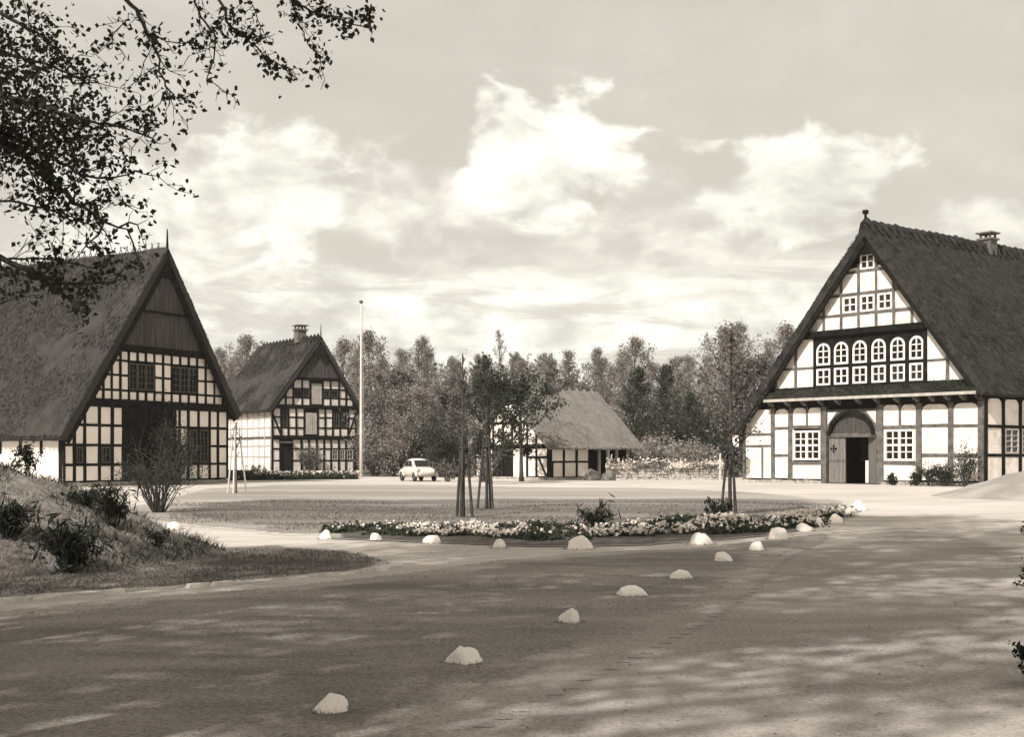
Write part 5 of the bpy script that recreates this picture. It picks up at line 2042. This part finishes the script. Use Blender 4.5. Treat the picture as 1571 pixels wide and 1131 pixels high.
# low clipped border before the narrow house
rng = np.random.default_rng(44)
A, B = G(352, 737.5), G(548, 735.5)
n = 5200
t = rng.uniform(0, 1, n)
P = np.stack([A.x + (B.x - A.x) * t + rng.normal(0, .05, n), A.y + (B.y - A.y) * t + rng.normal(0, .3, n), np.abs(rng.normal(0, .22, n))], 1)
tag(link('border_hedge', leaf_mesh('border_hedge', P, .13, LEAF_DARK, rng, .6)), 'low dark border hedge along the narrow house front garden', 'hedge', kind='stuff')
t = rng.uniform(.15, 1, 900)
P = np.stack([A.x + (B.x - A.x) * t, A.y + 1.2 + (B.y - A.y) * t + rng.normal(0, .5, 900), rng.uniform(.15, .5, 900)], 1)
tag(link('garden_flowers', leaf_mesh('garden_flowers', P, .14, PETAL, rng, .9)), 'pale flowers in the narrow house front garden', 'flowers', kind='stuff')


# ------------------------------------------------------------------ garden wall right of the cottage
A, B = G(930, 736.5), G(1112, 737)
wl = empty('garden_wall', A, math.atan2(B.y - A.y, B.x - A.x), 'low dry-stone garden wall with pale flowers on top, right of the cottage', 'wall')
Lw = (B - A).length
rng_ = random.Random(17)
mbw = MB()
for row in range(4):
    x = 0.0
    while x < Lw:
        w = rng_.uniform(.22, .5)
        hh = .17
        d_ = rng_.uniform(-.04, .04)
        z0 = row * hh
        pts = [(x + .01, -.16 + d_, z0), (x + w - .015, -.16 + d_, z0), (x + w - .015, .16, z0), (x + .01, .16, z0)]
        j = lambda: rng_.uniform(-.02, .02)
        top = [(p[0] + j(), p[1] + j() + (.03 if p[1] < 0 else 0), z0 + hh - .012 + j() * .4) for p in pts]
        mbw.add(pts + top, [(0, 3, 2, 1), (4, 5, 6, 7), (0, 1, 5, 4), (1, 2, 6, 5), (2, 3, 7, 6), (3, 0, 4, 7)])
        x += w
tag(mbw.build('wall_stones', STONE, wl), kind='stuff')
rg = np.random.default_rng(18)
n = 3600
P = np.stack([rg.uniform(0, Lw, n), rg.normal(0, .22, n), .66 + np.abs(rg.normal(0, .22, n))], 1)
nz = np.array([mnoise.noise(Vector((p[0] * .8, p[1], p[2] * 2))) for p in P])
tag(link('wall_flowers', leaf_mesh('wall_flowers', P[nz > -.1], .13, PETAL, rg, .9), wl), kind='stuff')
tag(link('wall_greenery', leaf_mesh('wall_greenery', P[nz <= .1] * np.array((1, 1.2, .95)), .13, LEAF_MID, rg, .6), wl), kind='stuff')
p = G(1105, 737.5)
mb = MB()
mb.tube([(0, 0, -.1), (0, 0, .7), (0, 0, 1.5), (0, 0, 1.56)], [.06, .06, .055, .03], 8)
o = mb.build('fence_post', STAKE_P)
o.location = p
tag(o, 'pale upright post at the right end of the garden wall', 'post')
# boulder pile by the porch
for i, (dx, s_) in enumerate(((0, .5), (.95, .45))):
    me = boulder_mesh(40 + i, .9, .8)
    me.materials.clear()
    me.materials.append(BRICK)
    for v in me.vertices:
        v.co *= s_
    o = link('garden_boulder', me)
    q = G(908, 737.5)
    o.location = (q.x + dx, q.y, .2)
    tag(o, ('grey boulder before the cottage porch, the left and larger one', 'grey boulder at the left end of the garden wall')[i], 'boulder')

# ------------------------------------------------------------------ flagpole
p = G(554, 733)
fp = empty('flagpole', p, 0, 'tall white flagpole with small ball on top beside the narrow house', 'flagpole')
top = H + (HZ - 466) / F_PX * p.y
mb = MB()
mb.tube([(0, 0, -.2), (0, 0, 3), (0, 0, 7), (0, 0, top)], [.11, .1, .075, .04], 10)
mb.build('pole', POLE, fp, smooth=True)
mb = MB()
mb.tube([(0, 0, top + .0), (0, 0, top + .04), (0, 0, top + .12), (0, 0, top + .2), (0, 0, top + .24)], [.03, .1, .14, .1, .02], 10)
mb.build('ball', METAL, fp, smooth=True)
mb = MB()
mb.tube([(.2, 0, 1.2), (.16, 0, 5), (.09, 0, top - .1)], [.012, .012, .012], 4)
mb.build('halyard', OAK_PALE, fp)


# ------------------------------------------------------------------ parked car
def car():
    p = G(641, 738.5)
    root = empty('parked_car', p, math.radians(-66), 'small rounded cream-white car parked beyond the lawn near the flagpole', 'car')
    root.scale = (.88, .88, .88)
    # body: cross-sections along the length (x), nose at +x
    secs = [(-1.95, .30, .55, .42), (-1.8, .52, .62, .36), (-1.3, .70, .86, .30), (-.7, .75, .94, .27), (0, .77, .96, .26), (.7, .76, .94, .27), (1.2, .72, .88, .29), (1.65, .58, .78, .33), (1.85, .4, .62, .4)]

    def loft(secs, fn, n=20):
        m = MB()
        for s_ in secs:
            m.v += fn(s_, n)
        for i in range(len(secs) - 1):
            for k in range(n):
                m.f.append((i * n + k, i * n + (k + 1) % n, (i + 1) * n + (k + 1) % n, (i + 1) * n + k))
        m.f.append(tuple(range(n)))
        m.f.append(tuple((len(secs) - 1) * n + k for k in range(n)))
        return m

    def body(s_, n):
        x, hw, top, bot = s_
        out = []
        for k in range(n):
            a = 2 * math.pi * k / n
            cy, cz = math.cos(a), math.sin(a)
            y = hw * math.copysign(abs(cy) ** .55, cy)
            z = (top + bot) / 2 + (top - bot) / 2 * math.copysign(abs(cz) ** .6, cz)
            out.append((x, y, z))
        return out
    loft(secs, body).build('body', CARPAINT, root, smooth=True)
    cab = [(-1.45, .42, .8, .72), (-1.15, .55, 1.12, .76), (-.75, .58, 1.36, .8), (-.2, .59, 1.45, .8), (.25, .58, 1.42, .8), (.55, .57, 1.2, .8), (.85, .56, .92, .8)]
    loft(cab, body).build('cabin', CARPAINT, root, smooth=True)
    for s_ in (-1, 1):
        mb = MB()
        mb.extr([(-.95, s_ * .585, .96), (-.1, s_ * .6, .96), (-.1, s_ * .565, 1.32), (-.7, s_ * .55, 1.28)], (0, s_ * .012, 0))
        mb.build('side_window', GLASS, root)
        mb = MB()
        mb.extr([(-.03, s_ * .6, .96), (.55, s_ * .588, .96), (.36, s_ * .56, 1.28), (-.03, s_ * .565, 1.32)], (0, s_ * .012, 0))
        mb.build('side_window', GLASS, root)
    mb = MB()
    mb.extr([(.86, -.46, .95), (.86, .46, .95), (.5, .44, 1.3), (.5, -.44, 1.3)], (.03, 0, .02))
    mb.build('windscreen', GLASS, root)
    mb = MB()
    mb.extr([(-1.42, -.3, 1.0), (-1.42, .3, 1.0), (-1.05, .32, 1.25), (-1.05, -.32, 1.25)], (-.02, 0, .02))
    mb.build('rear_window', GLASS, root)
    for x in (-1.15, 1.2):
        for s_ in (-1, 1):
            w = MB()
            w.tube([(x, s_ * .56, .31), (x, s_ * .58, .31), (x, s_ * .7, .31), (x, s_ * .72, .31)], [.27, .31, .31, .27], 18)
            tyre = w.build('wheel', RUBBER, root, smooth=False)
            w = MB()
            w.tube([(x, s_ * .715, .31), (x, s_ * .735, .31)], [.18, .12], 14)
            w.build('hub_cap', CHROME, tyre)
            w = MB()          # fender
            arc = [2 * math.pi * k / 24 for k in range(0, 13)]
            w.tube([(x + .42 * math.cos(a), s_ * .66, .3 + .36 * math.sin(a)) for a in arc], [.06] + [.11] * 11 + [.06], 8)
            w.build('fender', CARPAINT, root, smooth=True)
    for s_ in (-1, 1):
        w = MB()
        w.tube([(1.55, s_ * .52, .66), (1.68, s_ * .53, .66), (1.72, s_ * .53, .66)], [.11, .12, .09], 14)
        w.build('headlight', CHROME, root, smooth=True)
    for x in (-1.98, 1.9):
        w = MB()
        w.tube([(x - .08 * (1 if x > 0 else -1), -.72, .42), (x, -.4, .42), (x, .4, .42), (x - .08 * (1 if x > 0 else -1), .72, .42)], [.04, .05, .05, .04], 8)
        w.build('bumper', CHROME, root, smooth=True)


car()


# ------------------------------------------------------------------ the overhanging tree at upper left and the trees that shade the road
def overhang():
    rng = np.random.default_rng(99)
    tx, ty = -4.9, 8.6
    root = empty('overhanging_tree', (tx, ty, 0), 0, 'tree beside the camera whose dark leafy branches hang into the upper left', 'tree')
    R0 = Vector((tx, ty, 0))
    trunk = MB()
    tp = [Vector((0, 0, -.2)), Vector((.05, 0, 1.5)), Vector((.0, .1, 3.5)), Vector((-.1, .05, 5.5)), Vector((.1, 0, 8)), Vector((.0, .2, 11)), Vector((.2, .1, 14)), Vector((.1, .1, 18))]
    trunk.tube(tp, [.42, .32, .29, .26, .23, .17, .1, .03], 12)
    trunk.build('trunk', BARK, root, smooth=True, fix=False)
    tr2 = MB()
    leaves = []

    def bough(pts, r0, dens, tw=.26, nt=9, leafy=1.0, first=0.0):
        P3 = [at(*q) - R0 for q in pts]
        # smooth the path
        Q = []
        for i in range(len(P3) - 1):
            for k in range(5):
                t = k / 5
                a = P3[max(0, i - 1)]
                b, c = P3[i], P3[i + 1]
                d = P3[min(len(P3) - 1, i + 2)]
                Q.append(.5 * ((2 * b) + (c - a) * t + (2 * a - 5 * b + 4 * c - d) * t * t + (3 * b - a - 3 * c + d) * t ** 3) + Vector(rng.normal(0, .008, 3)))
        Q.append(P3[-1])
        n = len(Q)
        r0 *= .62
        tr2.tube(Q, taper(r0, .0035, n), 5, cap=False)
        for j in range(nt):
            f = first + (1 - first) * (j + rng.uniform(.2, 1)) / nt
            i = min(n - 2, int(f * (n - 1)))
            q = Q[i]
            fw = (Q[i + 1] - Q[i]).normalized()
            dd = fw + Vector(rng.normal(0, .75, 3))
            ln = tw * rng.uniform(.5, 1.3)
            s_ = wander(q, dd, ln, 4, rng, .28, -.03)
            tr2.tube(s_, taper(max(.003, r0 * .25), .0018, 5), 3, cap=False)
            for k in range(1, 5):
                t2 = wander(s_[k], dd + Vector(rng.normal(0, .9, 3)), ln * rng.uniform(.25, .5), 2, rng, .3, -.02)
                tr2.tube(t2, [.0028, .0022, .0014], 3, cap=False)
                for _ in range(int(rng.poisson(dens * 1.7))):
                    b = t2[int(rng.integers(0, 3))]
                    leaves.append(tuple(b + Vector(rng.normal(0, .032, 3))))
    # boughs given as (photo x, photo y, distance)
    bough([(-160, 420, 8.8), (-40, 385, 8.6), (50, 418, 8.4), (110, 437, 8.3), (188, 428, 8.2)], .05, 3.2, .3, 16)
    bough([(60, 420, 8.4), (100, 455, 8.2), (125, 480, 8.1)], .012, 2.6, .2, 7)
    bough([(10, 395, 8.5), (80, 400, 8.4), (150, 412, 8.3)], .014, 3.0, .25, 9)
    bough([(-260, 60, 8.9), (-60, 170, 8.6), (40, 240, 8.3), (105, 300, 8.2), (150, 335, 8.1), (200, 355, 8.0)], .055, 3.6, .32, 22)
    bough([(-120, 130, 8.8), (20, 150, 8.4), (100, 175, 8.3), (165, 190, 8.2), (235, 212, 8.1)], .03, 3.2, .3, 18)
    bough([(-100, 180, 8.8), (30, 215, 8.5), (90, 250, 8.4), (150, 275, 8.3), (215, 262, 8.2)], .03, 3.0, .3, 16)
    bough([(-100, 30, 9.0), (10, 80, 8.8), (80, 100, 8.7), (140, 130, 8.6)], .03, 3.4, .32, 16)
    bough([(-80, -40, 8.8), (20, 30, 8.6), (70, 60, 8.5), (120, 110, 8.4)], .03, 3.2, .32, 14)
    bough([(-120, -60, 8.6), (-20, 90, 8.4), (20, 200, 8.3), (60, 290, 8.2)], .035, 4.2, .34, 20)
    bough([(-90, 260, 8.5), (-20, 300, 8.4), (70, 320, 8.3), (140, 345, 8.2)], .02, 2.6, .26, 12)
    bough([(-60, -120, 8.6), (110, -60, 8.3), (200, 5, 8.0), (228, 50, 7.9), (240, 80, 7.9), (255, 130, 7.8), (275, 155, 7.8)], .03, 1.4, .2, 14, first=.35)
    bough([(205, 20, 8.0), (180, 45, 8.0), (168, 75, 8.0)], .006, .8, .14, 4)
    bough([(150, -110, 8.4), (280, -50, 8.1), (302, 15, 8.0), (330, 62, 7.9), (318, 130, 7.9)], .018, 1.3, .18, 10, first=.3)
    bough([(230, 55, 7.9), (262, 63, 7.9), (300, 65, 7.9)], .007, 2.0, .12, 5)
    bough([(160, -140, 8.4), (320, -20, 8.0), (350, 35, 7.9), (385, 65, 7.9), (440, 108, 7.8)], .02, 3.0, .17, 13, first=.35)
    bough([(250, -140, 8.2), (400, -40, 8.0), (455, 5, 7.9), (510, 28, 7.8), (572, 42, 7.8)], .018, 3.0, .15, 13, first=.4)
    bough([(440, -20, 7.9), (462, 40, 7.9), (478, 70, 7.8), (492, 95, 7.8)], .008, 2.0, .12, 7)
    bough([(365, -30, 7.9), (390, 20, 7.9), (405, 60, 7.9)], .005, .6, .1, 4)
    bough([(-200, 440, 9.2), (-60, 470, 9.0), (30, 460, 8.9)], .02, 2.4, .26, 9)
    tr2.build('boughs', BARK, root, fix=False)
    # dense heart of the foliage at the picture edge
    extra = []
    for (px, py, Y, r_, n) in ((10, 130, 8.6, .25, 700), (60, 205, 8.4, .2, 800), (20, 80, 8.7, .2, 350), (100, 180, 8.5, .15, 300), (95, 215, 8.3, .14, 260), (20, 250, 8.5, .2, 300), (-10, 40, 8.7, .3, 300), (130, 200, 8.2, .1, 90), (70, 290, 8.2, .12, 120)):
        c = at(px, py, Y) - R0
        extra.append(rng.normal(0, 1, (n, 3)) * np.array((r_, r_ * 1.2, r_ * .8)) + np.array(c))
    pts = np.concatenate([np.array(leaves)] + extra)
    link('foliage', leaf_mesh('foliage', pts, .042, LEAF_OAK, rng, .66, .3), root)
    # the rest of the crown, high above the picture
    kd = grow(22.5, .42, 6.0, .1, 32, 7, nsub=9, ntw=4, leafs=10, spread=.3, rise=(.35, 1.3))
    kd[1].build('upper_limbs', BARK, root, fix=False)
    link('crown', leaf_mesh('crown', kd[2], .2, LEAF_OAK, kd[3], .7), root)


overhang()
K_SHADE = tree_kind('shade_tree', LEAF_OAK, BARK, .22, .7, h=18, crown_lo=.36, R=6.4, r0=.32, nl=28, seed=31, nsub=8, leafs=7, spread=.33, rise=(.15, 1.2))
for i, (x, y, s_, lab) in enumerate([(-10.5, 2.5, 1.0, 'tall tree left of the camera that shades the road'),
                                     (-7.5, -4.5, .95, 'tall tree behind the camera on the left'),
                                     (1.0, -5.5, 1.0, 'tall tree right behind the camera'),
                                     (-12.5, -2.5, 1.05, 'tall tree far left behind the camera'),
                                     (-6.4, .8, 1.0, 'tall tree just left behind the camera'),
                                     (-3.6, 4.2, 1.12, 'tall tree close to the left of the camera'),
                                     ]):
    place(K_SHADE, (x, y, 0), s_, i * 1.7, lab, 'shade trees round the camera')


# ------------------------------------------------------------------ the air between the camera and the wood
hz_m = bpy.data.materials.new('haze')
hz_m.use_nodes = True
g = NT(hz_m.node_tree)
out = g.n('ShaderNodeOutputMaterial')
pv = g.n('ShaderNodeVolumePrincipled')
pv.inputs['Color'].default_value = (.95, .93, .88, 1)
pv.inputs['Density'].default_value = HAZE
g.l(pv.outputs[0], out.inputs['Volume'])
mb = MB()
mb.box(-160, 160, -45, 165, -1.0, 26.0)
tag(mb.build('haze', hz_m), 'thin even haze in the air over the place', 'haze', kind='stuff')
